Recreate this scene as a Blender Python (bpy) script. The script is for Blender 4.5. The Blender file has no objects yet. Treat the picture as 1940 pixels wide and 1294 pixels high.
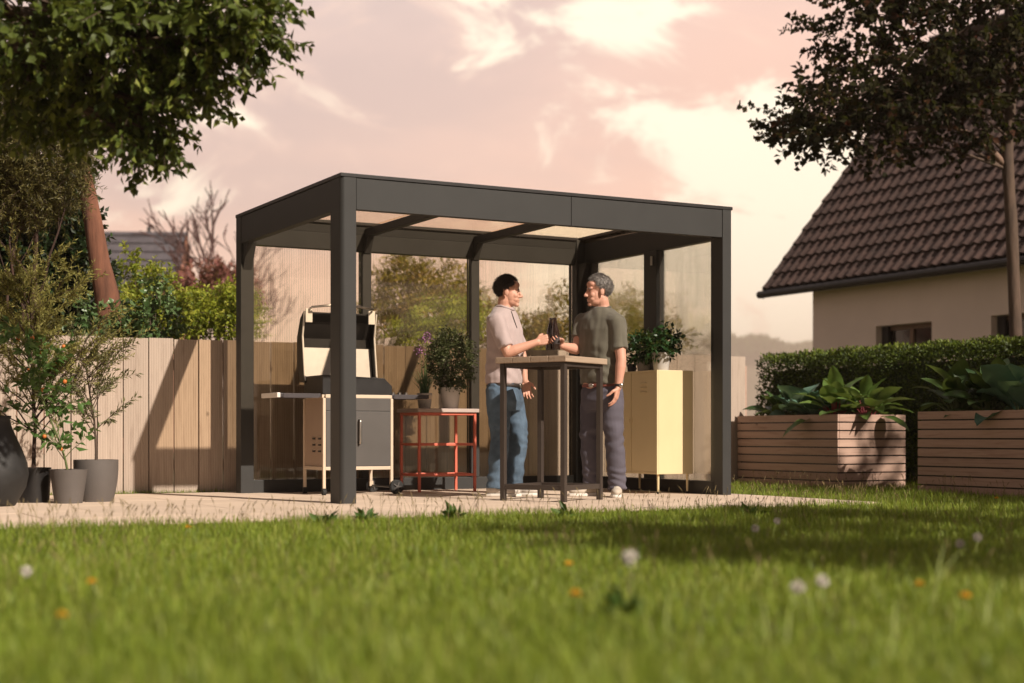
import bpy, bmesh, math, random
import numpy as np
from mathutils import Vector, Matrix, Euler

R_ = math.radians
rng = np.random.default_rng(7)
random.seed(7)
scene = bpy.context.scene
COL = scene.collection

# ------------------------------------------------------------------ camera
# world: pergola's near front corner at the origin, X along its front, Y to the back
YAW, FPX, HOR, CH = 0.495402, 2861.0, 823.62, 0.5241
CF = np.array([math.sin(YAW), math.cos(YAW)])
CR = np.array([math.cos(YAW), -math.sin(YAW)])
CC = np.array([-4.0539, -10.0730])
cam_d = bpy.data.cameras.new('camera')
cam = bpy.data.objects.new('camera', cam_d)
COL.objects.link(cam)
cam.location = (CC[0], CC[1], CH)
cam.rotation_euler = (R_(90), 0, -YAW)
cam_d.sensor_width = 36.0
cam_d.lens = FPX * 36.0 / 1940.0
cam_d.shift_y = (HOR - 647.0) / 1940.0
cam_d.clip_start = 0.05
cam_d.clip_end = 6000
cam_d.dof.use_dof = True
cam_d.dof.focus_distance = 12.0
cam_d.dof.aperture_fstop = 1.4
scene.camera = cam

def cam_at(px, d):                    # ground position of an image column at a distance
    return CC + CF * d + CR * ((px - 970.0) * d / FPX)
def ground(px, py, z=0.0):            # where a pixel's ray meets height z
    d = FPX * (CH - z) / (py - HOR)
    p = cam_at(px, d)
    return (p[0], p[1], z)
def at(px, py, d):
    p = cam_at(px, d)
    return Vector((p[0], p[1], CH - (py - HOR) * d / FPX))

# ------------------------------------------------------------------ sky
SUN = Vector((0.39, -1.30, 1.0)).normalized()
world = bpy.data.worlds.new('World')
scene.world = world
world.use_nodes = True
nt = world.node_tree
nt.nodes.clear()

def node(nt, typ, ins=None, **kw):
    n = nt.nodes.new(typ)
    for k, v in kw.items():
        setattr(n, k, v)
    if ins:
        for k, v in ins.items():
            s = n.inputs[k]
            if isinstance(v, bpy.types.NodeSocket):
                nt.links.new(v, s)
            else:
                s.default_value = v
    return n

def ramp(nt, fac, stops, interp='LINEAR'):
    n = nt.nodes.new('ShaderNodeValToRGB')
    n.color_ramp.interpolation = interp
    el = n.color_ramp.elements
    while len(el) < len(stops):
        el.new(0.5)
    for e, (p, c) in zip(el, stops):
        e.position = p
        e.color = (c if len(c) == 4 else tuple(c) + (1,)) if not isinstance(c, (int, float)) else (c, c, c, 1)
    nt.links.new(fac, n.inputs[0])
    return n.outputs[0]

def mix(nt, fac, a, b, mode='MIX'):
    n = nt.nodes.new('ShaderNodeMix')
    n.data_type = 'RGBA'
    n.blend_type = mode
    for s, v in ((n.inputs[0], fac), (n.inputs[6], a), (n.inputs[7], b)):
        if isinstance(v, bpy.types.NodeSocket):
            nt.links.new(v, s)
        elif isinstance(v, (int, float)):
            s.default_value = v
        else:
            s.default_value = tuple(v) + ((1,) if len(v) == 3 else ())
    return n.outputs[2]

def math_(nt, op, a, b=None, c=None, clamp=False):
    n = nt.nodes.new('ShaderNodeMath')
    n.operation = op
    n.use_clamp = clamp
    for i, v in enumerate((a, b, c)):
        if v is None:
            continue
        if isinstance(v, bpy.types.NodeSocket):
            nt.links.new(v, n.inputs[i])
        else:
            n.inputs[i].default_value = v
    return n.outputs[0]

def dirvec(px, py):
    v = CF + CR * ((px - 970) / FPX)
    return Vector((v[0], v[1], (HOR - py) / FPX)).normalized()

def build_world():
    tc = node(nt, 'ShaderNodeTexCoord')
    g = tc.outputs['Generated']
    sep = node(nt, 'ShaderNodeSeparateXYZ', {0: g})
    el = sep.outputs[2]
    base = ramp(nt, el, [(0.0, (1.05, .76, .56)), (.06, (1.0, .67, .49)), (.12, (.88, .565, .45)),
                         (.2, (.77, .545, .47)), (.28, (.69, .54, .50)), (.42, (.44, .37, .36)), (.7, (.22, .21, .23)), (1.0, (.15, .16, .19))])
    def glow(px, py, power, lo=0.0):
        d = node(nt, 'ShaderNodeVectorMath', {0: g, 1: dirvec(px, py)}, operation='DOT_PRODUCT').outputs['Value']
        d = math_(nt, 'MAXIMUM', d, 0.0)
        return math_(nt, 'POWER', d, power)
    # soft layered cloud
    mp = node(nt, 'ShaderNodeMapping', {'Vector': g, 'Location': (1.3, .4, .9), 'Scale': (1, 1, 3.2)})
    n1 = node(nt, 'ShaderNodeTexNoise', {'Vector': mp.outputs[0], 'Scale': 3.4, 'Detail': 9.0, 'Roughness': .52, 'Distortion': .35}).outputs[0]
    mp2 = node(nt, 'ShaderNodeMapping', {'Vector': g, 'Location': (3.7, 2.2, 5.1), 'Scale': (1, 1, 2.0)})
    n2 = node(nt, 'ShaderNodeTexNoise', {'Vector': mp2.outputs[0], 'Scale': 11.0, 'Detail': 12.0, 'Roughness': .60, 'Distortion': .7}).outputs[0]
    mauve = ramp(nt, n1, [(.40, 0.0), (.62, 1.0)], 'EASE')
    c = mix(nt, math_(nt, 'MULTIPLY', mauve, .55), base, (.56, .44, .42))
    lite = ramp(nt, n2, [(.50, 0.0), (.66, 1.0)], 'EASE')
    c = mix(nt, math_(nt, 'MULTIPLY', lite, .35), c, (1.0, .72, .58))
    # peach veil towards the right, cool veil towards the left
    pe = glow(1480, 260, 90.0)
    c = mix(nt, math_(nt, 'MULTIPLY', pe, .6), c, (1.0, .60, .45))
    # breaks in the cloud where the bright evening sky shows
    gl = glow(1500, 470, 200.0)
    br = math_(nt, 'ADD', math_(nt, 'MULTIPLY', gl, .75), math_(nt, 'MULTIPLY', glow(1160, 30, 700.0), .66))
    br = math_(nt, 'ADD', br, math_(nt, 'MULTIPLY', glow(300, 420, 1100.0), .33))
    br = math_(nt, 'ADD', br, math_(nt, 'MULTIPLY', glow(1010, 580, 160.0), .42))
    n3 = math_(nt, 'ADD', math_(nt, 'MULTIPLY', n2, .75), math_(nt, 'MULTIPLY', n1, .25))
    br = math_(nt, 'ADD', br, math_(nt, 'MULTIPLY', math_(nt, 'SUBTRACT', n3, .5), 2.6))
    brk = ramp(nt, br, [(.27, 0.0), (.55, 1.0)], 'EASE')
    c = mix(nt, math_(nt, 'MULTIPLY', brk, .92), c, (1.12, .99, .78))
    # the evening glow fades towards the other side of the sky
    hz = node(nt, 'ShaderNodeVectorMath', {0: g, 1: dirvec(1500, 780)}, operation='DOT_PRODUCT').outputs['Value']
    az = ramp(nt, math_(nt, 'MULTIPLY_ADD', hz, .5, .5), [(0.0, .28), (.55, .42), (.93, .96), (1.0, 1.04)])
    c = mix(nt, 1.0, c, az, 'MULTIPLY')
    sky = node(nt, 'ShaderNodeTexSky', sky_type='NISHITA')
    sky.sun_disc = False
    sky.sun_elevation = math.asin(SUN.z)
    sky.sun_rotation = math.atan2(SUN.x, SUN.y)
    sky.dust_density = 4.0
    b1 = node(nt, 'ShaderNodeBackground', {'Color': sky.outputs[0], 'Strength': .05})
    b2 = node(nt, 'ShaderNodeBackground', {'Color': c, 'Strength': .93})
    mx = node(nt, 'ShaderNodeMixShader', {0: .90, 1: b1.outputs[0], 2: b2.outputs[0]})
    out = node(nt, 'ShaderNodeOutputWorld')
    nt.links.new(mx.outputs[0], out.inputs[0])
build_world()

sun_d = bpy.data.lights.new('sun', 'SUN')
sun_d.energy = 4.6
sun_d.angle = R_(0.6)
sun_d.color = (1.0, .88, .75)
sun = bpy.data.objects.new('sun', sun_d)
COL.objects.link(sun)
sun.rotation_euler = SUN.to_track_quat('Z', 'Y').to_euler()
sun.location = (6, -14, 12)

vs = scene.view_settings
vs.view_transform = 'Standard'
vs.look = 'None'
vs.gamma = 1.0
vs.exposure = 0.58
vs.use_curve_mapping = False
scene.cycles.use_denoising = True
scene.cycles.max_bounces = 8
scene.cycles.transparent_max_bounces = 24
scene.cycles.caustics_reflective = False
scene.cycles.caustics_refractive = False
scene.cycles.sample_clamp_indirect = 6.0

# ------------------------------------------------------------------ materials
MATS = {}
def new_mat(name):
    m = bpy.data.materials.new(name)
    m.use_nodes = True
    n = m.node_tree
    n.nodes.clear()
    out = n.nodes.new('ShaderNodeOutputMaterial')
    MATS[name] = m
    return m, n, out

def pmat(name, col, rough=.6, metal=0.0, var=.12, nscale=8.0, bump=0.0, bscale=60.0, col2=None, objvar=0.0, spec=.5,
         stretch=(1, 1, 1), sheen=0.0, rvar=.08):
    """principled surface with mottled colour, uneven gloss and fine relief"""
    m, n, out = new_mat(name)
    tc = node(n, 'ShaderNodeTexCoord')
    mp = node(n, 'ShaderNodeMapping', {'Vector': tc.outputs['Object'], 'Scale': stretch})
    nz = node(n, 'ShaderNodeTexNoise', {'Vector': mp.outputs[0], 'Scale': nscale, 'Detail': 6.0, 'Roughness': .6}).outputs[0]
    a = tuple(max(0, c * (1 - var)) for c in col)
    b = tuple(min(1, c * (1 + var)) for c in (col2 or col))
    c = ramp(n, nz, [(.3, a), (.7, b)])
    if objvar:
        oi = node(n, 'ShaderNodeObjectInfo')
        v = math_(n, 'MULTIPLY_ADD', oi.outputs['Random'], 2 * objvar, 1 - objvar)
        c = mix(n, 1.0, c, node(n, 'ShaderNodeCombineColor', {0: v, 1: v, 2: v}).outputs[0], 'MULTIPLY')
    p = node(n, 'ShaderNodeBsdfPrincipled', {'Base Color': c, 'Metallic': metal, 'Specular IOR Level': spec})
    rr = math_(n, 'MULTIPLY_ADD', nz, 2 * rvar, rough - rvar, clamp=True)
    n.links.new(rr, p.inputs['Roughness'])
    if sheen:
        p.inputs['Sheen Weight'].default_value = sheen
    if bump:
        bz = node(n, 'ShaderNodeTexNoise', {'Vector': mp.outputs[0], 'Scale': bscale, 'Detail': 4.0}).outputs[0]
        bn = node(n, 'ShaderNodeBump', {'Strength': bump, 'Distance': .01, 'Height': bz})
        n.links.new(bn.outputs[0], p.inputs['Normal'])
    n.links.new(p.outputs[0], out.inputs[0])
    return m

def wood_mat(name, col, dark, grain_axis=2, rough=.7, groove=0.0, objvar=.12, gscale=1.0):
    """long grain along one axis, knots, weathering, optional milled grooves"""
    m, n, out = new_mat(name)
    tc = node(n, 'ShaderNodeTexCoord')
    oi = node(n, 'ShaderNodeObjectInfo')
    off = node(n, 'ShaderNodeVectorMath', {0: tc.outputs['Object'], 1: node(n, 'ShaderNodeCombineXYZ', {0: math_(n, 'MULTIPLY', oi.outputs['Random'], 37.0), 1: math_(n, 'MULTIPLY', oi.outputs['Random'], 11.0), 2: math_(n, 'MULTIPLY', oi.outputs['Random'], 23.0)}).outputs[0]}, operation='ADD').outputs[0]
    sc = [14 * gscale] * 3
    sc[grain_axis] = 1.1 * gscale
    mp = node(n, 'ShaderNodeMapping', {'Vector': off, 'Scale': tuple(sc)})
    n1 = node(n, 'ShaderNodeTexNoise', {'Vector': mp.outputs[0], 'Scale': 2.2, 'Detail': 8.0, 'Roughness': .62, 'Distortion': .6}).outputs[0]
    sc2 = [70 * gscale] * 3
    sc2[grain_axis] = 2.5 * gscale
    mp2 = node(n, 'ShaderNodeMapping', {'Vector': off, 'Scale': tuple(sc2)})
    n2 = node(n, 'ShaderNodeTexNoise', {'Vector': mp2.outputs[0], 'Scale': 1.0, 'Detail': 5.0}).outputs[0]
    f = math_(n, 'ADD', math_(n, 'MULTIPLY', n1, .65), math_(n, 'MULTIPLY', n2, .35))
    c = ramp(n, f, [(.30, dark), (.48, col), (.72, tuple(min(1, x * 1.12) for x in col))])
    kn = node(n, 'ShaderNodeTexVoronoi', {'Vector': node(n, 'ShaderNodeMapping', {'Vector': off, 'Scale': tuple(3.5 if i != grain_axis else 2.4 for i in range(3))}).outputs[0], 'Scale': 1.0}).outputs['Distance']
    kf = ramp(n, kn, [(.035, 1.0), (.075, 0.0)])
    c = mix(n, math_(n, 'MULTIPLY', kf, .7), c, tuple(x * .45 for x in dark))
    v = math_(n, 'MULTIPLY_ADD', oi.outputs['Random'], 2 * objvar, 1 - objvar)
    c = mix(n, 1.0, c, node(n, 'ShaderNodeCombineColor', {0: v, 1: v, 2: math_(n, 'MULTIPLY', v, .985)}).outputs[0], 'MULTIPLY')
    h = n2
    if groove:
        ax = node(n, 'ShaderNodeSeparateXYZ', {0: tc.outputs['Object']}).outputs[0 if grain_axis != 0 else 2]
        w = math_(n, 'SINE', math_(n, 'MULTIPLY', ax, 2 * math.pi / groove))
        w = ramp(n, math_(n, 'MULTIPLY_ADD', w, .5, .5), [(.0, 0.0), (.22, 1.0)])
        c = mix(n, math_(n, 'MULTIPLY', math_(n, 'SUBTRACT', 1.0, w), .30), c, tuple(x * .8 for x in dark))
        h = math_(n, 'ADD', w, math_(n, 'MULTIPLY', n2, .3))
    bn = node(n, 'ShaderNodeBump', {'Strength': .45, 'Distance': .004, 'Height': h})
    p = node(n, 'ShaderNodeBsdfPrincipled', {'Base Color': c, 'Roughness': rough, 'Normal': bn.outputs[0], 'Specular IOR Level': .3})
    n.links.new(p.outputs[0], out.inputs[0])
    return m

def leaf_mat(name, cols, trans=.35, rough=.5, island=True, spec=.35):
    """leaves that vary one from the next and let some light through"""
    m, n, out = new_mat(name)
    if island:
        r = node(n, 'ShaderNodeNewGeometry').outputs['Random Per Island']
    else:
        r = node(n, 'ShaderNodeObjectInfo').outputs['Random']
    tc = node(n, 'ShaderNodeTexCoord')
    nz = node(n, 'ShaderNodeTexNoise', {'Vector': tc.outputs['Object'], 'Scale': 1.7 if island else 9.0, 'Detail': 3.0}).outputs[0]
    f = math_(n, 'ADD', math_(n, 'MULTIPLY', r, .65), math_(n, 'MULTIPLY', nz, .35))
    k = len(cols)
    c = ramp(n, f, [(.12 + .76 * i / max(1, k - 1), cc) for i, cc in enumerate(cols)])
    p = node(n, 'ShaderNodeBsdfPrincipled', {'Base Color': c, 'Roughness': rough, 'Specular IOR Level': spec})
    t = node(n, 'ShaderNodeBsdfTranslucent', {'Color': mix(n, .35, c, (.30, .34, .04))})
    mx = node(n, 'ShaderNodeMixShader', {0: trans, 1: p.outputs[0], 2: t.outputs[0]})
    n.links.new(mx.outputs[0], out.inputs[0])
    return m

def pane_mat(name, tint, ribs, axis, rough=.12, refl=.10, frost=.45, dirt=.1, fres=.8):
    """ribbed twin-wall polycarbonate: tinted see-through, partly blurred, glossy skin"""
    m, n, out = new_mat(name)
    tc = node(n, 'ShaderNodeTexCoord')
    ax = node(n, 'ShaderNodeSeparateXYZ', {0: tc.outputs['Object']}).outputs[axis]
    w = math_(n, 'MULTIPLY_ADD', math_(n, 'SINE', math_(n, 'MULTIPLY', ax, 2 * math.pi / ribs)), .5, .5)
    line = ramp(n, w, [(.0, 1.0), (.18, 0.0)])
    nz = node(n, 'ShaderNodeTexNoise', {'Vector': node(n, 'ShaderNodeMapping', {'Vector': tc.outputs['Object'], 'Scale': (6, 6, .6)}).outputs[0], 'Scale': 3.0, 'Detail': 4.0}).outputs[0]
    line = math_(n, 'MULTIPLY', line, ramp(n, nz, [(.35, .15), (.65, 1.0)]))
    col = mix(n, math_(n, 'MULTIPLY', line, .45), tint, tuple(t * .55 for t in tint))
    tr = node(n, 'ShaderNodeBsdfTransparent', {'Color': col})
    rf = node(n, 'ShaderNodeBsdfRefraction', {'Color': col, 'Roughness': rough, 'IOR': 1.04})
    gl = node(n, 'ShaderNodeBsdfGlossy', {'Color': (1, 1, 1, 1), 'Roughness': .03})
    df = node(n, 'ShaderNodeBsdfDiffuse', {'Color': (.55, .45, .36, 1)})
    m1 = node(n, 'ShaderNodeMixShader', {0: frost, 1: tr.outputs[0], 2: rf.outputs[0]})
    fr = node(n, 'ShaderNodeFresnel', {'IOR': 1.45}).outputs[0]
    m2 = node(n, 'ShaderNodeMixShader', {0: math_(n, 'MULTIPLY_ADD', fr, fres, refl, clamp=True), 1: m1.outputs[0], 2: gl.outputs[0]})
    m3 = node(n, 'ShaderNodeMixShader', {0: math_(n, 'MULTIPLY_ADD', line, .08, dirt * .3), 1: m2.outputs[0], 2: df.outputs[0]})
    n.links.new(m3.outputs[0], out.inputs[0])
    return m

# ------------------------------------------------------------------ object helpers
def link(name, me, mat=None, parent=None, smooth=False, bevel=0.0, label=None, kind=None):
    o = bpy.data.objects.new(name, me)
    COL.objects.link(o)
    if mat is not None and not me.materials:
        me.materials.append(mat)
    if parent is not None:
        o.parent = parent
    if smooth:
        me.polygons.foreach_set('use_smooth', [True] * len(me.polygons))
    if bevel:
        b = o.modifiers.new('bevel', 'BEVEL')
        b.width = bevel
        b.segments = 2
        b.limit_method = 'ANGLE'
        b.angle_limit = R_(35)
    if label:
        o['label'] = label
    if kind:
        o['kind'] = kind
    return o

def thing(name, label, cat, loc=(0, 0, 0), rz=0.0, group=None, kind=None):
    o = bpy.data.objects.new(name, None)
    COL.objects.link(o)
    o.empty_display_size = .1
    o.location = loc
    o.rotation_euler = (0, 0, rz)
    o['label'] = label
    o['category'] = cat
    if group:
        o['group'] = group
    if kind:
        o['kind'] = kind
    return o

def tag(o, label, cat, group=None):
    o['label'] = label
    o['category'] = cat
    if group:
        o['group'] = group
    return o

def struct(o):
    o['kind'] = 'structure'
    return o

def dup_tree(o, parent=None):
    c = o.copy()
    COL.objects.link(c)
    c.parent = parent
    for ch in list(o.children):
        dup_tree(ch, c)
    return c

class MB:
    """collects shapes into one mesh"""
    def __init__(self):
        self.v, self.f = [], []
    def add(self, vs, fs):
        k = len(self.v)
        self.v += [tuple(p) for p in vs]
        self.f += [tuple(i + k for i in f) for f in fs]
        return self
    def box(self, x0, x1, y0, y1, z0, z1):
        return self.add([(x0, y0, z0), (x1, y0, z0), (x1, y1, z0), (x0, y1, z0), (x0, y0, z1), (x1, y0, z1), (x1, y1, z1), (x0, y1, z1)],
                        [(0, 3, 2, 1), (4, 5, 6, 7), (0, 1, 5, 4), (1, 2, 6, 5), (2, 3, 7, 6), (3, 0, 4, 7)])
    def prism(self, poly, axis, a, b):
        """polygon in the two other axes, extruded along axis from a to b"""
        def P(u, v, t):
            return {0: (t, u, v), 1: (u, t, v), 2: (u, v, t)}[axis]
        n = len(poly)
        vs = [P(u, v, a) for u, v in poly] + [P(u, v, b) for u, v in poly]
        fs = [tuple(range(n)), tuple(range(2 * n - 1, n - 1, -1))]
        fs += [(i, n + i, n + (i + 1) % n, (i + 1) % n) for i in range(n)]
        return self.add(vs, fs)
    def tube(self, pts, rad, seg=8, caps=True):
        pts = [Vector(p) for p in pts]
        if not hasattr(rad, '__len__'):
            rad = [rad] * len(pts)
        k = len(self.v)
        up = None
        for i, p in enumerate(pts):
            t = (pts[min(i + 1, len(pts) - 1)] - pts[max(i - 1, 0)])
            t = t.normalized() if t.length > 1e-9 else Vector((0, 0, 1))
            if up is None:
                a = Vector((1, 0, 0)) if abs(t.x) < .8 else Vector((0, 1, 0))
                up = (a - t * a.dot(t)).normalized()
            else:
                up = (up - t * up.dot(t))
                up = up.normalized() if up.length > 1e-6 else Vector((1, 0, 0))
            s = t.cross(up)
            for j in range(seg):
                a = 2 * math.pi * j / seg
                self.v.append(tuple(p + (up * math.cos(a) + s * math.sin(a)) * rad[i]))
        for i in range(len(pts) - 1):
            for j in range(seg):
                a, b = k + i * seg + j, k + i * seg + (j + 1) % seg
                self.f.append((a, b, b + seg, a + seg))
        if caps:
            self.f.append(tuple(k + j for j in range(seg - 1, -1, -1)))
            e = k + (len(pts) - 1) * seg
            self.f.append(tuple(e + j for j in range(seg)))
        return self
    def lathe(self, prof, seg=32, cx=0, cy=0):
        k = len(self.v)
        for r, z in prof:
            for j in range(seg):
                a = 2 * math.pi * j / seg
                self.v.append((cx + r * math.cos(a), cy + r * math.sin(a), z))
        for i in range(len(prof) - 1):
            for j in range(seg):
                a, b = k + i * seg + j, k + i * seg + (j + 1) % seg
                self.f.append((a, b, b + seg, a + seg))
        self.f.append(tuple(k + j for j in range(seg - 1, -1, -1)))
        e = k + (len(prof) - 1) * seg
        self.f.append(tuple(e + j for j in range(seg)))
        return self
    def mesh(self, name='m'):
        me = bpy.data.meshes.new(name)
        me.from_pydata(self.v, [], self.f)
        bm = bmesh.new()
        bm.from_mesh(me)
        bmesh.ops.recalc_face_normals(bm, faces=bm.faces)
        bm.to_mesh(me)
        bm.free()
        return me
    def build(self, name, mat, parent=None, **kw):
        return link(name, self.mesh(name), mat, parent, **kw)

def np_mesh(name, verts, loops, starts, totals):
    me = bpy.data.meshes.new(name)
    me.vertices.add(len(verts))
    me.vertices.foreach_set('co', np.asarray(verts, np.float32).ravel())
    me.loops.add(len(loops))
    me.loops.foreach_set('vertex_index', np.asarray(loops, np.int32))
    me.polygons.add(len(starts))
    me.polygons.foreach_set('loop_start', np.asarray(starts, np.int32))
    me.polygons.foreach_set('loop_total', np.asarray(totals, np.int32))
    me.update()
    me.validate()
    return me

def unit(a):
    return a / np.maximum(np.linalg.norm(a, axis=1, keepdims=True), 1e-9)

def leaves(name, pos, direc, length, width, nrm=None, fold=.25, rg=rng, blunt=.42):
    """many leaves: base point, growth direction; two folded halves each"""
    n = len(pos)
    pos = np.asarray(pos, float)
    d = unit(np.asarray(direc, float))
    if nrm is None:
        nrm = rg.normal(size=(n, 3))
        nrm[:, 2] += .7
    s = unit(np.cross(d, nrm))
    u = np.cross(s, d)
    L = np.broadcast_to(length, (n,))[:, None]
    W = np.broadcast_to(width, (n,))[:, None]
    droop = -u * L * .08
    b = pos
    m1 = pos + d * L * blunt
    l = m1 - s * W * .5 + u * W * fold
    r = m1 + s * W * .5 + u * W * fold
    t = pos + d * L + droop
    V = np.stack([b, l, t, r], 1).reshape(-1, 3)
    i = np.arange(n)[:, None] * 4
    lo = np.concatenate([i, i + 3, i + 2, i, i + 2, i + 1], 1).ravel()
    return np_mesh(name, V, lo, np.arange(2 * n) * 3, np.full(2 * n, 3))

def rand_in_ball(n, rg=rng, shell=0.0):
    v = unit(rg.normal(size=(n, 3)))
    r = rg.random(n) ** (1 / 3.)
    r = shell + (1 - shell) * r
    return v * r[:, None]

# ------------------------------------------------------------------ palette
M_metal = pmat('anthracite_metal', (.041, .041, .040), rough=.5, var=.06, nscale=3, bump=.05, bscale=420, spec=.22)
M_black = pmat('black_metal', (.014, .013, .013), rough=.4, var=.1)
M_rubber = pmat('rubber', (.02, .02, .02), rough=.8)
M_wall = pane_mat('wall_polycarbonate', (1.0, .975, .92), .016, 0, rough=.14, refl=.02, frost=.28, dirt=.03, fres=.5)
M_wallx = pane_mat('side_polycarbonate', (1.0, .975, .92), .016, 1, rough=.14, refl=.02, frost=.28, dirt=.03, fres=.5)
M_roofp = pane_mat('roof_polycarbonate', (1.0, .93, .83), .02, 0, rough=.10, refl=.0, frost=.0, dirt=.0, fres=.12)
M_fence = wood_mat('fence_wood', (.43, .345, .285), (.31, .235, .19), 2, groove=.021, objvar=.10)
M_plant_wood = wood_mat('planter_wood', (.46, .31, .245), (.33, .20, .155), 1, objvar=.09, rough=.6)
M_plant_woodx = wood_mat('planter_wood_across', (.46, .31, .245), (.33, .20, .155), 0, objvar=.09, rough=.6)
M_slab = pmat('paving_stone', (.62, .49, .38), rough=.8, var=.10, nscale=2.2, bump=.25, bscale=90, objvar=.07)
M_soil = pmat('soil', (.03, .022, .016), rough=.95, var=.4, nscale=40, bump=.8, bscale=80)
M_ground = pmat('ground', (.075, .085, .025), rough=.95, var=.35, nscale=1.5, bump=.6, bscale=30, col2=(.10, .075, .035))

# ------------------------------------------------------------------ ground and terrace
gm = MB()
def grid_ground():
    # one sheet to the horizon, finer near the garden
    xs = [-3000, -600, -120, -40, -20, -12, -8, -5, -2, 1, 4, 8, 14, 24, 50, 140, 700, 3000]
    ys = [-400, -60, -20, -12, -9, -6, -3, 0, 3, 8, 16, 30, 60, 150, 600, 3500]
    vs = [(x, y, 0.0) for y in ys for x in xs]
    n = len(xs)
    fs = [(j * n + i, j * n + i + 1, (j + 1) * n + i + 1, (j + 1) * n + i) for j in range(len(ys) - 1) for i in range(n - 1)]
    gm.add(vs, fs)
grid_ground()
struct(gm.build('ground', M_ground))

PX1, PY0, PY1 = 3.62, -1.62, 2.60     # terrace: right edge, front edge, back edge
terr = struct(MB().box(-9.0, PX1, PY0, PY1, -.05, .012).build('terrace', M_soil))
row_h = (PY1 - PY0) / 6.0
slab_me = {}
k = 0
for r in range(6):
    y0 = PY0 + r * row_h
    x = -9.0 - (.45 if r % 2 else 0)
    while x < PX1 - .02:
        a, b = max(x, -9.0), min(x + .9, PX1)
        if b - a > .05:
            w = round(b - a, 3)
            if w not in slab_me:
                mb = MB()
                mb.box(.003, w - .003, .003, row_h - .003, 0.0, .016)
                slab_me[w] = mb.mesh('paving_slab')
            o = link('paving_slab', slab_me[w], M_slab, terr)
            o.location = (a, y0, .0125 + random.uniform(0, .0015))
            b_ = o.modifiers.new('b', 'BEVEL'); b_.width = .003; b_.segments = 1
        x += .9
TZ = .029     # top of the paving

# ------------------------------------------------------------------ fence along the back
FY, FTOP = 2.70, 1.345
fence = thing('wooden_fence', 'pale vertical board fence of grooved timber running behind the pergola', 'fence', (0, FY, 0))
bw, gap = .207, .010
board_vs = []
for kx in range(3):
    hh = FTOP + (-.003, 0, .004)[kx]
    mb = MB().box(0, bw, -.011, .011, .03, hh)
    board_vs.append(mb.mesh('board'))
x = -4.35
i = 0
while x < 5.80 - bw:
    o = link('board', board_vs[i % 3], M_fence, fence)
    o.location = (x, random.uniform(-.002, .002), 0)
    o.rotation_euler = (0, R_(random.uniform(-.12, .12)), 0)
    x += bw + gap
    i += 1
for z in (.22, 1.08):
    MB().box(-4.4, 5.6, .013, .055, z, z + .09).build('rail', M_plant_woodx, fence)
for px in np.arange(-4.2, 5.7, 1.96):
    MB().box(px, px + .09, .056, .146, -.2, 1.25).build('fence_post', M_plant_woodx, fence)

# ------------------------------------------------------------------ pergola
W, D, H = 3.448, 2.384, 2.40
perg = thing('pergola', 'anthracite metal garden pergola with ribbed translucent walls and clear roof', 'pergola', (0, 0, TZ - .001))
ZB = 2.115
def rounded_post(x0, x1, y0, y1, z0, z1, r, corner):
    """box with one rounded vertical edge"""
    c = {'fl': (x0, y0), 'fr': (x1, y0), 'bl': (x0, y1), 'br': (x1, y1)}
    poly = []
    for key in ('fl', 'fr', 'br', 'bl'):
        cx, cy = c[key]
        if key == corner:
            sx = 1 if cx == x0 else -1
            sy = 1 if cy == y0 else -1
            ox, oy = cx + sx * r, cy + sy * r
            arc = [(ox - sx * r * math.cos(t), oy - sy * r * math.sin(t)) for t in np.linspace(0, math.pi / 2, 7)]
            # order so that the outline keeps turning the same way
            if key in ('fr', 'bl'):
                arc = arc[::-1]
            poly += arc
        else:
            poly.append((cx, cy))
    return MB().prism(poly, 2, z0, z1)
HZ = H - TZ
rounded_post(0, .118, 0, .205, 0, HZ - .028, .035, 'fl').build('post', M_metal, perg, bevel=.002)
rounded_post(W - .095, W, 0, .13, 0, HZ - .028, .02, 'fr').build('post', M_metal, perg, bevel=.002)
MB().box(0, .115, D - .13, D, 0, HZ - .028).build('post', M_metal, perg, bevel=.004)
MB().box(W - .155, W, D - .15, D, 0, HZ - .028).build('post', M_metal, perg, bevel=.004)
# fascias
f0 = MB().box(.121, 1.912, .004, .07, ZB, HZ - .03).build('fascia', M_metal, perg, bevel=.002)
MB().box(1.916, W - .098, .004, .07, ZB, HZ - .03).build('fascia', M_metal, perg, bevel=.002)
MB().box(.003, .07, .208, D - .133, ZB, HZ - .03).build('fascia', M_metal, perg, bevel=.003)
MB().box(W - .07, W - .003, .133, D - .153, ZB, HZ - .03).build('fascia', M_metal, perg, bevel=.003)
MB().box(.118, W - .158, D - .07, D - .003, ZB, HZ - .03).build('fascia', M_metal, perg, bevel=.003)
# thin cap round the rim
cap = MB()
def capring(x0, x1, y0, y1, w, z0, z1):
    cap.box(x0, x1, y0, y0 + w, z0, z1); cap.box(x0, x1, y1 - w, y1, z0, z1)
    cap.box(x0, x0 + w, y0 + w, y1 - w, z0, z1); cap.box(x1 - w, x1, y0 + w, y1 - w, z0, z1)
capring(-.004, W + .004, -.004, D + .004, .11, HZ - .0275, HZ)
cap.build('rim_cap', M_black, perg, bevel=.003)
# sloping cornice inside the back wall and gutter strip
MB().prism([(D - .118, ZB - .001), (D - .095, ZB - .001), (D - .105, ZB + .14), (D - .135, ZB + .14)], 0, .12, W - .16).build('cornice', M_metal, perg)
MB().prism([(D - .135, ZB + .1415), (D - .08, ZB + .1415), (D - .08, ZB + .205), (D - .150, ZB + .205)], 0, .12, W - .16).build('gutter', M_metal, perg)
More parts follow.
